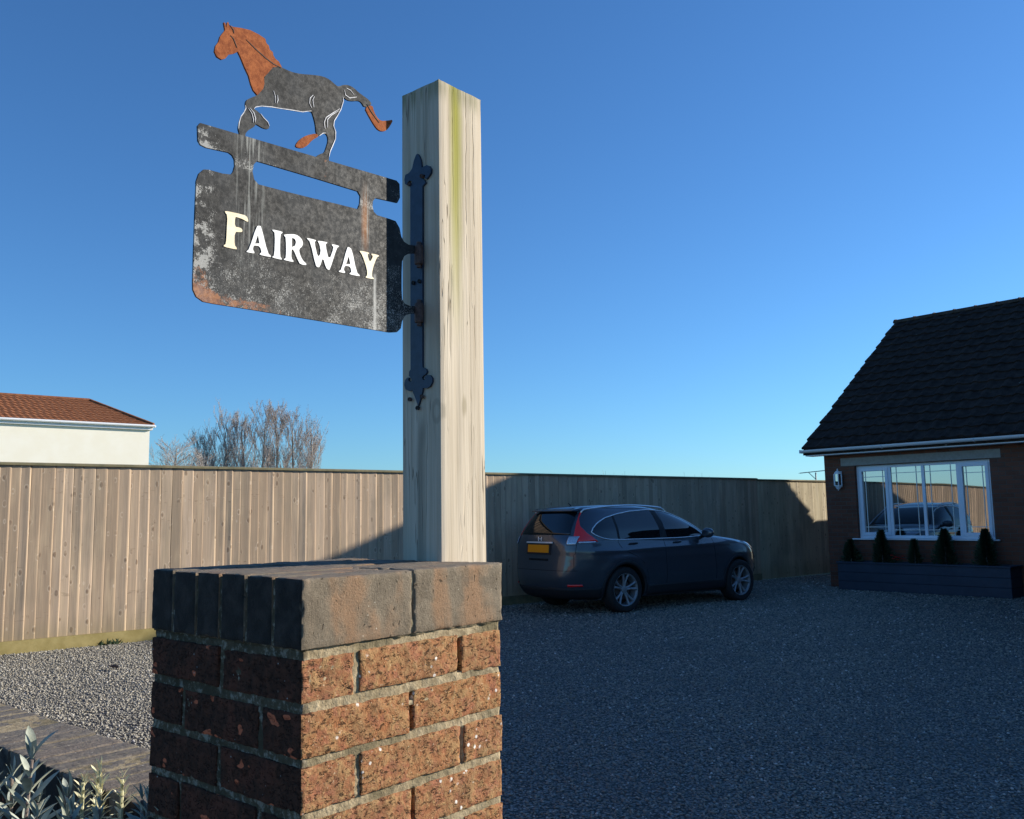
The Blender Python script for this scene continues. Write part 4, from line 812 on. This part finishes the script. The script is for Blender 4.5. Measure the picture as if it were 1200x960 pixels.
# ------------------------------------------------------------------ car (local x forward from the rear axle, y to its left, z up)
ca = 0.6278600548
car = empty('parked_car', (1.6722+.0-.88*math.sin(ca), 13.6934+.88*math.cos(ca), 0), ca, label='dark metallic grey estate style car parked along the fence', cat='car')
LV = [(.20, -.62, 3.20, .78, 3.2, 3.2), (.24, -.86, 3.36, .85, 4, 3.4), (.30, -.93, 3.44, .875, 4.2, 3.4), (.42, -.99, 3.52, .895, 4.4, 3.2), (.55, -1.01, 3.54, .905, 4.6, 3.2), (.70, -.99, 3.535, .912, 5, 3.2), (.80, -.975, 3.50, .912, 5.2, 3.3),
      (.88, -.965, 3.44, .905, 5.4, 3.4), (.95, -.96, 3.32, .893, 5.6, 3.6), (1.00, -.955, 3.10, .880, 5.6, 4), (1.04, -.95, 2.85, .868, 5.6, 4.4), (1.08, -.94, 2.50, .857, 5.4, 5), (1.12, -.925, 2.20, .848, 5.2, 5), (1.17, -.90, 2.06, .836, 5, 5),
      (1.25, -.86, 1.92, .818, 4.8, 4.8), (1.35, -.80, 1.72, .770, 4.6, 4.6), (1.44, -.735, 1.50, .722, 4.4, 4.4), (1.50, -.69, 1.33, .686, 4.2, 4.2), (1.545, -.655, 1.16, .648, 4, 4), (1.58, -.60, .98, .595, 4, 3.8), (1.605, -.48, .78, .52, 3.8, 3.6), (1.622, -.30, .60, .42, 3.4, 3.4), (1.632, -.05, .42, .26, 3, 3), (1.636, .12, .24, .08, 2.4, 2.4)]
LZ = np.array([l[0] for l in LV]); LA = np.array([l[1:] for l in LV])
def lev(z):
    i = int(np.clip(np.searchsorted(LZ, z)-1, 0, len(LZ)-2)); h = LZ[i+1]-LZ[i]; f = (z-LZ[i])/h; out = []
    for c in range(5):
        d = np.diff(LA[:, c])/np.diff(LZ)
        def sl(j):
            if j == 0: return d[0]
            if j == len(LZ)-1: return d[-1]
            a, b = d[j-1], d[j]
            return 0 if a*b <= 0 else 2*a*b/(a+b)
        a, b = LA[i, c], LA[i+1, c]; m0, m1 = sl(i)*h, sl(i+1)*h
        out.append((2*f**3-3*f*f+1)*a+(f**3-2*f*f+f)*m0+(-2*f**3+3*f*f)*b+(f**3-f*f)*m1)
    return out
def flare(x, z):     # swollen arches and a crease along the flank
    r = 0
    for ax in (0, 2.62):
        d = math.hypot(x-ax, z-.36); r += .022*math.exp(-((d-.44)/.10)**2)
    r += .012*math.exp(-((z-(.935+.02*x))/.035)**2)*(1 if -.6 < x < 2.7 else 0)-.016*math.exp(-((z-.55)/.12)**2)*(1 if .4 < x < 2.2 else 0)
    return r
def S(phi, z, off=0):
    xr, xf, W, nr, nf = lev(z); xc, a = (xr+xf)/2, (xf-xr)/2; c, s = math.cos(phi), math.sin(phi); n = nf if c > 0 else nr
    x = xc+a*math.copysign(abs(c)**(2/n), c); y = W*math.copysign(abs(s)**(2/n), s)
    side = min(1, abs(y)/W)**6; y += math.copysign(flare(x, z)*side, y)
    if off:
        e = 1e-3; p = Vector(S(phi, z)); q = Vector(S(phi+e, z)); t = Vector(S(phi, min(z+.004, 1.635))); n_ = (q-p).cross(t-p).normalized(); return tuple(p+n_*off)
    return (x, y, z)
def phi_x(x, z, side=-1):
    xr, xf, W, nr, nf = lev(z); xc, a = (xr+xf)/2, (xf-xr)/2; n = nf if x > xc else nr; q = max(-1, min(1, (x-xc)/a)); c = math.copysign(abs(q)**(n/2), q)
    return side*math.acos(max(-1, min(1, c)))
def phi_y(y, z, rear=True):
    xr, xf, W, nr, nf = lev(z); n = nr if rear else nf; s = max(-1, min(1, y/W)); s = math.copysign(abs(s)**(n/2), s); a = math.asin(s)
    return (math.pi-a if a > 0 else -math.pi-a) if rear else a
zs = sorted(set([.20, .22, .24, .27, .30]+list(np.arange(.33, 1.6, .022))+[1.6, 1.605, 1.612, 1.618, 1.622, 1.626, 1.629, 1.632, 1.634, 1.636])); NP = 200
bd = MB(); ph = []
for i in range(NP):
    t_ = 2*math.pi*i/NP; ph.append(t_-.30*math.sin(4*t_)/4*1.0)
vs = [S(p, z) for z in zs for p in ph]; K = len(zs)
bd.add(vs, [(i*NP+j, i*NP+(j+1) % NP, (i+1)*NP+(j+1) % NP, (i+1)*NP+j) for i in range(K-1) for j in range(NP)]+[tuple(range(NP))[::-1], tuple((K-1)*NP+j for j in range(NP))])
body = bd.build('body', [MT['paint'], MT['black']], car)
cut = MB()
for ax in (0, 2.62):
    for sy in (-1, 1): 
        y0, y1 = (.50, 1.1) if sy > 0 else (-1.1, -.50)
        cut.lathe([(.385, y0), (.385, y1)], 48, 'Y', (ax, 0, .345), 0)
cm_ = cut.mesh('cut'); bmx = bmesh.new(); bmx.from_mesh(cm_); bmesh.ops.recalc_face_normals(bmx, faces=bmx.faces); bmx.to_mesh(cm_); cuto = bpy.data.objects.new('cut', cm_); C.objects.link(cuto)
cuto.location = car.location; cuto.rotation_euler = car.rotation_euler
bmx = bmesh.new(); bmx.from_mesh(body.data); bmesh.ops.recalc_face_normals(bmx, faces=bmx.faces); bmx.to_mesh(body.data)
bo_ = body.modifiers.new('arches', 'BOOLEAN'); bo_.operation = 'DIFFERENCE'; bo_.object = cuto; bo_.solver = 'EXACT'
bpy.context.view_layer.update()
nm = bpy.data.meshes.new_from_object(body.evaluated_get(bpy.context.evaluated_depsgraph_get())); body.modifiers.clear(); body.data = nm; bpy.data.objects.remove(cuto)
nm.materials.clear(); nm.materials.append(MT['paint']); nm.materials.append(MT['black'])
for p in nm.polygons:
    c = p.center; inn = any(math.hypot(c.x-ax, c.z-.345) < .392 for ax in (0, 2.62)) and .49 < abs(c.y); fl_ = abs(p.normal.y) < .5
    p.material_index = 1 if (inn and (fl_ or abs(c.y) < .7)) or c.z < .21 else 0
nm.shade_smooth(); nm.set_sharp_from_angle(angle=R(32))
def patch(name, rows, mat, off, parent=body, n=24, smooth=True):
    """rows: (z, phi0, phi1) upwards"""
    m_ = MB(); vs = [S(a+(b-a)*i/n, z, off) for z, a, b in rows for i in range(n+1)]
    m_.add(vs, [(r*(n+1)+i, r*(n+1)+i+1, (r+1)*(n+1)+i+1, (r+1)*(n+1)+i) for r in range(len(rows)-1) for i in range(n)])
    o = m_.build(name, mat, parent, smooth); sd = o.modifiers.new('solid', 'SOLIDIFY'); sd.thickness = .006; sd.offset = -1; return o
def lerp_rows(keys, n=14):
    zz = [k[0] for k in keys]; out = []
    for z in np.linspace(zz[0], zz[-1], n): out.append((z, float(np.interp(z, zz, [k[1] for k in keys])), float(np.interp(z, zz, [k[2] for k in keys]))))
    return out
# side windows
topX = [-.56, -.52, -.42, -.25, 0, .3, .7, 1.05, 1.3, 1.5, 1.68, 1.84, 1.93]; topZ = [1.215, 1.27, 1.345, 1.42, 1.475, 1.515, 1.535, 1.515, 1.465, 1.395, 1.30, 1.20, 1.135]
botX = [-.56, -.50, -.38, -.25, 0, .5, 1.2, 1.93]; botZ = [1.215, 1.165, 1.12, 1.10, 1.092, 1.088, 1.088, 1.105]
def side_pt(x, z, sd, off): return S(phi_x(x, z, sd), z, off)
def side_glass(x0, x1, sd, name):
    m_ = MB(); n = 26; r = 10; vs = []
    for i in range(n+1):
        x = x0+(x1-x0)*i/n; a = float(np.interp(x, botX, botZ)); b = float(np.interp(x, topX, topZ))
        vs += [side_pt(x, a+(b-a)*j/r, sd, .004) for j in range(r+1)]
    fs = [(i*(r+1)+j, (i+1)*(r+1)+j, (i+1)*(r+1)+j+1, i*(r+1)+j+1) for i in range(n) for j in range(r)]
    if sd > 0: fs = [f[::-1] for f in fs]
    m_.add(vs, fs); return m_.build(name, MT['carglass'], body, True)
for sd in (-1, 1):
    for x0, x1 in ((-.555, -.10), (-.06, .80), (.92, 1.92)): side_glass(x0, x1, sd, 'side_window')
    for xa, xb in ((-.10, -.06), (.80, .92)):
        m_ = MB(); vs = []
        for i in (0, 1, 2):
            x = xa+(xb-xa)*i/2; a = float(np.interp(x, botX, botZ)); b = float(np.interp(x, topX, topZ)); lean = (-.07 if xa > .5 else 0)
            vs += [side_pt(x+lean*(j/8-.4), a+(b-a)*j/8, sd, .0065) for j in range(9)]
        fs = [(i*9+j, (i+1)*9+j, (i+1)*9+j+1, i*9+j+1) for i in (0, 1) for j in range(8)]
        m_.add(vs, fs if sd < 0 else [f[::-1] for f in fs]); m_.build('window_pillar', MT['plastic'], body, True)
    loop = [(x, float(np.interp(x, topX, topZ))) for x in np.concatenate([[-.56, -.545], np.linspace(-.52, 1.93, 60)])]
    MB().tube([side_pt(x, z, sd, .006) for x, z in loop], .0095, 8).build('window_chrome', MT['chrome'], body, True)
    lb = [(x, float(np.interp(x, botX, botZ))) for x in np.linspace(-.56, 1.93, 50)]
    MB().tube([side_pt(x, z, sd, .006) for x, z in lb], .0075, 8).build('window_chrome', MT['chrome'], body, True)
    # roof rail
    rl = [(x, sd*(.60-.05*((x-.4)/1.0)**2), 1.612-.075*((x-.35)/1.0)**2) for x in np.linspace(-.52, 1.10, 24)]; rl = [(rl[0][0]-.06, rl[0][1], rl[0][2]-.045)]+rl+[(rl[-1][0]+.10, rl[-1][1]-sd*.0, rl[-1][2]-.06)]
    MB().tube(rl, .014, 8).build('roof_rail', MT['chrome'], body, True)
    # mirror
    mr = MB(); bmx = bmesh.new(); bmesh.ops.create_uvsphere(bmx, u_segments=20, v_segments=12, radius=1)
    for v in bmx.verts: v.co = Vector((1.72+.075*v.co.x*(1.2 if v.co.x > 0 else .6), sd*(1.00+.115*v.co.y), 1.155+.078*math.copysign(abs(v.co.z)**.8, v.co.z)))
    me_ = bpy.data.meshes.new('mirror'); bmx.to_mesh(me_); bmx.free(); mo_ = link('door_mirror', me_, MT['paint'], body, True)
    MB().tube([(1.76, sd*.84, 1.10), (1.74, sd*.94, 1.115)], [.035, .025], 8).build('mirror_arm', MT['plastic'], body, True)
    # seams and handles
    def seam(pts, w=.004): 
        MB().tube([side_pt(x, z, sd, -.0012) for x, z in pts], w, 6).build('door_seam', MT['black'], body)
    seam([(.86, z) for z in np.linspace(.36, 1.085, 20)]); seam([(2.02-.05*(z-.4), z) for z in np.linspace(.36, 1.10, 20)])
    seam([(.46, .36), (.47, .5), (.44, .62), (.36, .74), (.22, .84), (.05, .91), (-.06, .98), (-.10, 1.05), (-.10, 1.09)])
    for hx in (.10, 1.06):
        hz = 1.02
        MB().tube([side_pt(hx, hz, sd, .002), side_pt(hx+.02, hz+.003, sd, .026), side_pt(hx+.15, hz+.006, sd, .028), side_pt(hx+.175, hz+.004, sd, .002)], [.010, .011, .011, .009], 8).build('door_handle', MT['plastic' if hx < .5 else 'paint'], body, True)
    # black plastic arch lips and sill
    for ax in (0, 2.62):
        m_ = MB(); vs = []; n = 40
        for i in range(n+1):
            a = math.pi*(-.06+1.12*i/n)
            for rr_, of in ((.382, .002), (.384, .010), (.432, .010), (.436, .001)):
                x, z = ax+rr_*math.cos(a), .345+rr_*math.sin(a); z = max(z, .22); p = side_pt(x, z, sd, of); vs.append(p)
        m_.add(vs, [(i*4+j, (i+1)*4+j, (i+1)*4+j+1, i*4+j+1) for i in range(n) for j in range(3)]); m_.build('arch_trim', MT['plastic'], body, True)
    patch('sill_trim', [(z, phi_x(.44, z, sd), phi_x(2.19, z, sd)) for z in np.linspace(.24, .40, 6)], MT['plastic'], .010)
    # tail lamp: red blade up the pillar, flaring on to the flank
    ky = lambda z: float(np.interp(z, [1.05, 1.16, 1.25, 1.40, 1.53], [.655, .655, .635, .58, .53])); kx = lambda z: float(np.interp(z, [1.05, 1.10, 1.2, 1.30, 1.42, 1.53], [-.46, -.50, -.63, -.685, -.64, -.54]))
    patch('tail_lamp', [(z, phi_y(sd*ky(z), z), phi_x(kx(z), z, sd)) if sd > 0 else (z, phi_y(-ky(z), z), phi_x(kx(z), z, sd)) for z in np.linspace(1.075, 1.53, 18)], MT['redlens'], .007)
    patch('reversing_lamp', [(z, phi_y(sd*.60, z), phi_y(sd*.715, z)) for z in np.linspace(1.03, 1.155, 6)], MT['clearlens'], .012, n=10)
    patch('lamp_glint', [(z, phi_x(-.78, z, sd), phi_x(-.52, z, sd)) for z in (1.055, 1.068, 1.082)], MT['clearlens'], .008, n=10)
    patch('reflector', [(z, phi_y(sd*.60, z), phi_y(sd*.74, z)) for z in np.linspace(.425, .455, 3)], MT['redlens'], .012, n=10)
    patch('headlight', lerp_rows([(.84, phi_x(3.20, .84, sd), phi_y(sd*.58, .84, False)), (.93, phi_x(3.00, .93, sd), phi_y(sd*.6, .93, False)), (.985, phi_x(2.80, .985, sd), phi_x(3.06, .985, sd))], 8), MT['clearlens'], .006)
# rear glass, lower bumper, plate, handle bar
patch('rear_window', [(z, phi_y(.645-(z-1.17)*.20, z), phi_y(.645-(z-1.17)*.20, z)) for z in ()] or [(z, math.pi-abs(math.pi-phi_y(.605-(z-1.18)*.25, z)), math.pi+abs(math.pi-phi_y(.605-(z-1.18)*.25, z))) for z in np.linspace(1.18, 1.52, 12)], MT['carglass'], .005)
patch('windscreen', [(z, -phi_y(.70-(z-1.15)*.3, z, False), phi_y(.70-(z-1.15)*.3, z, False)) for z in np.linspace(1.15, 1.54, 12)], MT['carglass'], .004)
patch('bumper_trim', [(z, phi_x(-.44, z, 1), 2*math.pi+phi_x(-.44, z, -1)) for z in np.linspace(.23, .40, 6)], MT['plastic'], .010, n=60)
patch('grille', [(z, -.5, .5) for z in np.linspace(.45, .78, 6)], MT['plastic'], .008, n=20)
xs_ = lambda z: S(math.pi, z)[0]
sp = MB().add([(xs_(1.53)+.03, -.56, 1.535), (xs_(1.53)+.03, .56, 1.535), (xs_(1.53)-.035, .50, 1.53), (xs_(1.53)-.035, -.50, 1.53), (xs_(1.53)+.12, -.56, 1.585), (xs_(1.53)+.12, .56, 1.585), (xs_(1.53)-.033, .50, 1.552), (xs_(1.53)-.033, -.50, 1.552)],
              [(0, 1, 2, 3), (4, 7, 6, 5), (0, 3, 7, 4), (3, 2, 6, 7), (2, 1, 5, 6), (1, 0, 4, 5)]); sp.build('roof_spoiler', MT['paint'], body, bevel=.008)
zc = .955
tl = math.atan2(xs_(zc+.08)-xs_(zc-.08), .16)
def rearbox(name, y0, y1, z0, z1, off, th, mat, parent=body, bev=.002):
    xo = min(xs_(z0), xs_(z1), xs_((z0+z1)/2))-off
    return MB().add([(xo+ (xs_(z)-xs_(z0))*.9-(th if f else 0), y, z) for f in (0, 1) for z in (z0, z1) for y in (y0, y1)], [(0, 1, 3, 2), (4, 6, 7, 5), (0, 4, 5, 1), (2, 3, 7, 6), (0, 2, 6, 4), (1, 5, 7, 3)]).build(name, mat, parent, bevel=bev)
rearbox('number_plate', -.26, .26, .915, 1.032, .012, .008, MT['plate'])
rearbox('plate_surround', -.30, .30, .885, 1.05, .002, .008, MT['plastic'])
rearbox('tailgate_bar', -.34, .30, 1.055, 1.078, .010, .016, MT['chrome'])
em = MB(); ex = xs_(1.115)-.012
for (ya, za, yb, zb) in ((-.032, 1.085, -.040, 1.150), (.032, 1.085, .040, 1.150), (-.034, 1.118, .034, 1.118)):
    em.tube([(ex, ya, za), (ex+.006, yb, zb)], .0065, 6)
em.build('emblem', MT['chrome'], body)
patch('tailgate_handle', [(z, math.pi-.03, math.pi+.03) for z in (.795, .825)], MT['black'], .004, n=4)
for sd in (-1, 1):
    MB().tube([S(phi_y(sd*(.70+.02*(z > .9)), z), z, -.0012) for z in np.linspace(.66, 1.04, 16)], .004, 6).build('tailgate_seam', MT['black'], body)
MB().tube([S(math.pi+a, .655, -.0012) for a in np.linspace(-.62, .62, 40)], .004, 6).build('tailgate_seam', MT['black'], body)
MB().lathe([(.0, .0), (.03, .0), (.03, .02)], 12, 'Z', (-.28, 0, 1.60)).tube([(-.28, 0, 1.60), (-.36, 0, 1.665)], [.012, .006], 6).build('aerial', MT['plastic'], body)
# wheels
def wheel():
    w_ = empty('wheel'); 
    MB().lathe([(.235, -.10), (.30, -.115), (.325, -.105), (.342, -.085), (.345, -.05), (.345, .05), (.342, .085), (.325, .105), (.30, .115), (.235, .10)], 56, 'Y', cap=False).build('tyre', MT['tyre'], w_, True)
    rm_ = MB(); rm_.lathe([(.232, -.098), (.244, -.104), (.246, -.09), (.228, -.07), (.222, .09), (.16, .09), (.16, .085), (.215, .08), (.220, -.06)], 48, 'Y', cap=False)
    rm_.lathe([(.0, -.072), (.030, -.074), (.052, -.066), (.056, -.05), (.05, .0)], 24, 'Y')
    for k in range(5):
        a = 2*math.pi*k/5+math.pi/2
        for sgn in (-1, 1):
            P = []
            for r_, da, wd, y in ((.045, .16, .018, -.060), (.12, .155, .015, -.070), (.19, .20, .017, -.084), (.236, .235, .021, -.094)):
                aa = a+sgn*da*(1 if r_ > .06 else 1.6); c_ = Vector((r_*math.cos(aa), 0, r_*math.sin(aa))); tg = Vector((-math.sin(aa), 0, math.cos(aa)))
                P += [c_-tg*wd+Vector((0, y+.006, 0)), c_+Vector((0, y-.004, 0)), c_+tg*wd+Vector((0, y+.006, 0)), c_+tg*wd*.8+Vector((0, y+.035, 0)), c_-tg*wd*.8+Vector((0, y+.035, 0))]
            rm_.add(P, [(i*5+j, i*5+(j+1) % 5, (i+1)*5+(j+1) % 5, (i+1)*5+j) for i in range(3) for j in range(5)])
    sharp(rm_.build('rim', MT['alloy'], w_), 30)
    MB().lathe([(.0, -.02), (.15, -.02), (.155, .02)], 32, 'Y').build('brake_disc', MT['bolt'], w_)
    MB().lathe([(.0, .03), (.221, .03), (.221, .05)], 32, 'Y').build('wheel_back', MT['black'], w_)
    return w_
w0 = wheel(); first = True
for ax in (0, 2.62):
    for sd in (-1, 1):
        if first: w = w0; first = False
        else:
            w = w0.copy(); C.objects.link(w)
            for ch in w0.children: c_ = ch.copy(); C.objects.link(c_); c_.parent = w
        w.parent = car; w.location = (ax, sd*.785, .345); w.rotation_euler = (0, rnd.uniform(0, 1.2) if sd > 0 else (.1 if ax == 0 else .28), 0 if sd < 0 else math.pi)
# ------------------------------------------------------------------ white rendered house over the fence, far left
hs = 1.73; CW = Vector((-10.509*hs, 26*hs, 0)); ez = 2.785*hs+EYE; aa = 1.417*hs; bb = .788*hs
wh = empty('rendered_house', CW, FYAW, label='cream rendered house with brown hipped roof above the fence at far left', cat='house')
LW = 16
MB().box((-LW-.25, .14, 0), (-.14, 2*aa-.14, ez-.20)).build('wall', MT['render'], wh)
r_ = MB(); nC = 15
def hip(zf): return zf*aa
top = MB()
A0, B0, C0, D0 = Vector((0, 0, ez)), Vector((0, 2*aa, ez)), Vector((-LW, 2*aa, ez)), Vector((-LW, 0, ez)); R1, R2_ = Vector((-aa, aa, ez+bb)), Vector((-LW+aa, aa, ez+bb))
def tiled(a, b, c, d, n):   # eave a->b, ridge d->c, stepped courses with ribs
    for k in range(n):
        f0, f1 = k/n, (k+1)/n; p0, p1 = a.lerp(d, f0), b.lerp(c, f0); q0, q1 = a.lerp(d, f1), b.lerp(c, f1); nn = (b-a).cross(d-a).normalized()
        if nn.z < 0: nn = -nn
        m_ = max(2, int((p1-p0).length/.15)); vs = []
        for (u0, u1, h) in ((p0, p1, 0), (p0, p1, .05), (q0, q1, .02)):
            vs += [u0.lerp(u1, i/m_)+nn*(h+.03*(i % 2)*(h > 0)) for i in range(m_+1)]
        top.add(vs, [(r*(m_+1)+i, r*(m_+1)+i+1, (r+1)*(m_+1)+i+1, (r+1)*(m_+1)+i) for r in range(2) for i in range(m_)])
tiled(D0, A0, R1, R2_, 9); tiled(A0, B0, R1, R1, 9); tiled(B0, C0, R2_, R1, 9); tiled(C0, D0, R2_, R2_, 9)
rr_ = top.build('roof', MT['roof_far'], wh)
rg = MB(); rg.tube([R2_+Vector((0, 0, .03)), R1+Vector((0, 0, .03))], .10, 8); rg.tube([R1+Vector((0, 0, .03)), A0+Vector((0, 0, .05))], .09, 8); rg.tube([R1+Vector((0, 0, .03)), B0+Vector((0, 0, .05))], .09, 8); rg.build('ridge_tiles', MT['roof_far'], rr_)
MB().box((-LW, .02, ez-.22), (-.02, .06, ez-.02)).box((-.06, .06, ez-.2205), (-.02, 2*aa-.06, ez-.02)).box((-LW, .06, ez-.222), (-.06, .139, ez-.201)).build('fascia', MT['white'], wh)
MB().tube([(-LW, -.05, ez-.03), (.05, -.05, ez-.03)], .065, 8).tube([(.05, -.05, ez-.03), (.05, 2*aa, ez-.03)], .065, 8).build('gutter', MT['white'], wh)
MB().tube([(-9.2, .33, ez-.65), (-9.2, .06, ez-.65)], .05, 8).tube([(-9.2, .07, ez-.65), (-9.2, .06, ez-.85)], .035, 8).build('vent_pipe', MT['white'], wh)
# ------------------------------------------------------------------ bare trees beyond the fence
def tree(ax, Y, top, wid, label, seed, kind='poplar', group='bare trees beyond the fence', zb=0, nb=36):
    rr = random.Random(seed); o = empty('bare_tree', (ax*Y, Y, 0), rr.uniform(0, 6), label=label, cat='tree', group=group)
    H_ = (top-(.012 if kind == 'poplar' else 0))*Y+EYE; tr, cr, bu = MB(), MB(), MB()
    lean = Vector((rr.uniform(-.03, .03), rr.uniform(-.03, .03), 1))
    tp = []
    for i in range(9):
        f = i/8; tp.append(Vector((lean.x*H_*f+rr.uniform(-.1, .1)*(i > 0), lean.y*H_*f+rr.uniform(-.1, .1)*(i > 0), H_*.97*f)))
    tr.tube(tp, [.16*(1-i/8)**.8+.015 for i in range(9)], 7)
    def at_(f): i = min(7, int(f*8)); return tp[i].lerp(tp[i+1], f*8-i)
    def grow(p, d, ln, r, lvl):
        k = 5; pts = [p]; dd = d.copy()
        for i in range(k):
            dd = (dd+Vector((rr.uniform(-.12, .12), rr.uniform(-.12, .12), rr.uniform(0, .16) if kind == 'poplar' else rr.uniform(-.04, .12)))).normalized(); pts.append(pts[-1]+dd*ln/k)
        cr.tube(pts, [max(.007, r*(1-i/k*.85)) for i in range(k+1)], 4 if lvl else 5, cap=False)
        if lvl < 3:
            for j in range(6 if lvl < 2 else 4):
                f = rr.uniform(.25, 1); i = min(k-1, int(f*k)); q = pts[i].lerp(pts[i+1], f*k-i); a = rr.uniform(0, 6.28); sp_ = .45 if kind == 'poplar' else .8
                nd = (dd+Vector((math.cos(a)*sp_, math.sin(a)*sp_, .2 if kind == 'poplar' else rr.uniform(-.1, .3)))).normalized(); grow(q, nd, ln*rr.uniform(.35, .6), r*.5, lvl+1)
        if lvl >= 1 and kind == 'poplar':
            for _ in range(4 if lvl < 3 else 3):
                q = pts[rr.randint(2, k)]+Vector((rr.uniform(-.06, .06), rr.uniform(-.06, .06), rr.uniform(-.05, .05))); s = rr.uniform(.012, .03)*1.2; t_ = Vector((rr.uniform(-1, 1), rr.uniform(-1, 1), rr.uniform(-1, 1))).normalized()*s; w_ = t_.orthogonal()
                bu.add([q-t_, q+w_*.6, q+t_, q-w_*.6], [(0, 1, 2, 3)])
    for b_ in range(nb):
        f = rr.uniform(.18, .93); a = rr.uniform(0, 6.28); s = .5 if kind == 'poplar' else 1.0
        ln = wid*(1.25-f*.75)*rr.uniform(.7, 1.15)*(2.3 if kind == 'poplar' else 1)
        ln = min(ln, (H_*1.0-at_(f).z)*1.0+.3) if kind == 'poplar' else ln
        grow(at_(f), Vector((math.cos(a)*s, math.sin(a)*s, .9 if kind == 'poplar' else .55)).normalized(), ln, .035*(1.2-f), 1)
    tr.build('trunk', MT['bark'], o); cr.build('branches', MT['twig'], o)
    if bu.v: bu.build('buds', MT['bud'], o)
    return o
TR = [(-.346, .104, 1.15, 'shortest slim bare tree at the left end of the row beyond the fence'), (-.322, .122, 1.35, 'slim bare tree second from the left in the tall row'), (-.300, .121, 1.3, 'bare tree third from the left in the tall row'), (-.283, .131, 1.3, 'forked looking bare tree in the middle of the tall row'),
      (-.262, .131, 1.35, 'tallest russet tipped bare tree right of the middle of the row'), (-.243, .129, 1.3, 'bare tree second from the right end of the row'), (-.226, .110, 1.3, 'sparse low bare tree at the right end of the row')]
for i, (ax, tp_, wd, lb_) in enumerate(TR): tree(ax, 70+rnd.uniform(-3, 3), tp_, wd, lb_, 20+i)
tree(-.378, 62, .088, 2.6, 'round grey leafless tree beside the cream house wall', 50, 'round', nb=64)
tree(-.352, 64, .080, 1.5, 'low bushy leafless tree between the round tree and the tall row', 51, 'round', nb=40)
# twiggy shrub tips and a television aerial just over the fence
for i, (px_, t_, h_, lb_) in enumerate(((.083, 0, .049, 'thin bare shrub tips above the fence behind the car roof'), (.118, 0, .0475, 'few bare twigs above the fence left of the roof rail end'), (.21, 0, .0455, 'tiny bare twigs above the fence beyond the car bonnet'))):
    Y = 30; o = empty('bare_shrub', (px_*Y, Y, 0), 0, label=lb_, cat='shrub', group='bare shrubs behind the fence'); m_ = MB()
    for k in range(16):
        x = rnd.uniform(-.7, .7); y = rnd.uniform(-.3, .3); zt = EYE+h_*Y*rnd.uniform(.72, 1.0); m_.tube([(x*.3, y, 0), (x*.8, y, zt*.6), (x, y, zt)], [.015, .008, .003], 4)
        for q in range(4): z0 = zt*rnd.uniform(.6, .95); a = rnd.uniform(-1, 1); m_.tube([(x*.9, y, z0), (x*.9+a*.15, y, z0+.2)], [.005, .002], 3)
    m_.build('twigs', MT['twig'], o)
ae = empty('tv_aerial', (.3385*45, 45, 0), 0, label='television aerial on a thin mast above the fence beside the bungalow', cat='aerial')
zt = EYE+.0425*45
MB().tube([(0, 0, 0), (0, 0, zt)], .035, 6).build('mast', MT['alloy'], ae)
m_ = MB(); m_.tube([(-.80, 0, zt-.02), (.55, 0, zt+.10)], .022, 6)
for k in range(9): x = -.78+k*.16; m_.tube([(x, -.25, zt-.02+(x+.8)*.09), (x, .25, zt-.02+(x+.8)*.09)], .012, 4)
m_.tube([(-.35, 0, zt-.0), (0, 0, zt-.35)], .018, 5); m_.build('antenna_rods', MT['alloy'], ae)
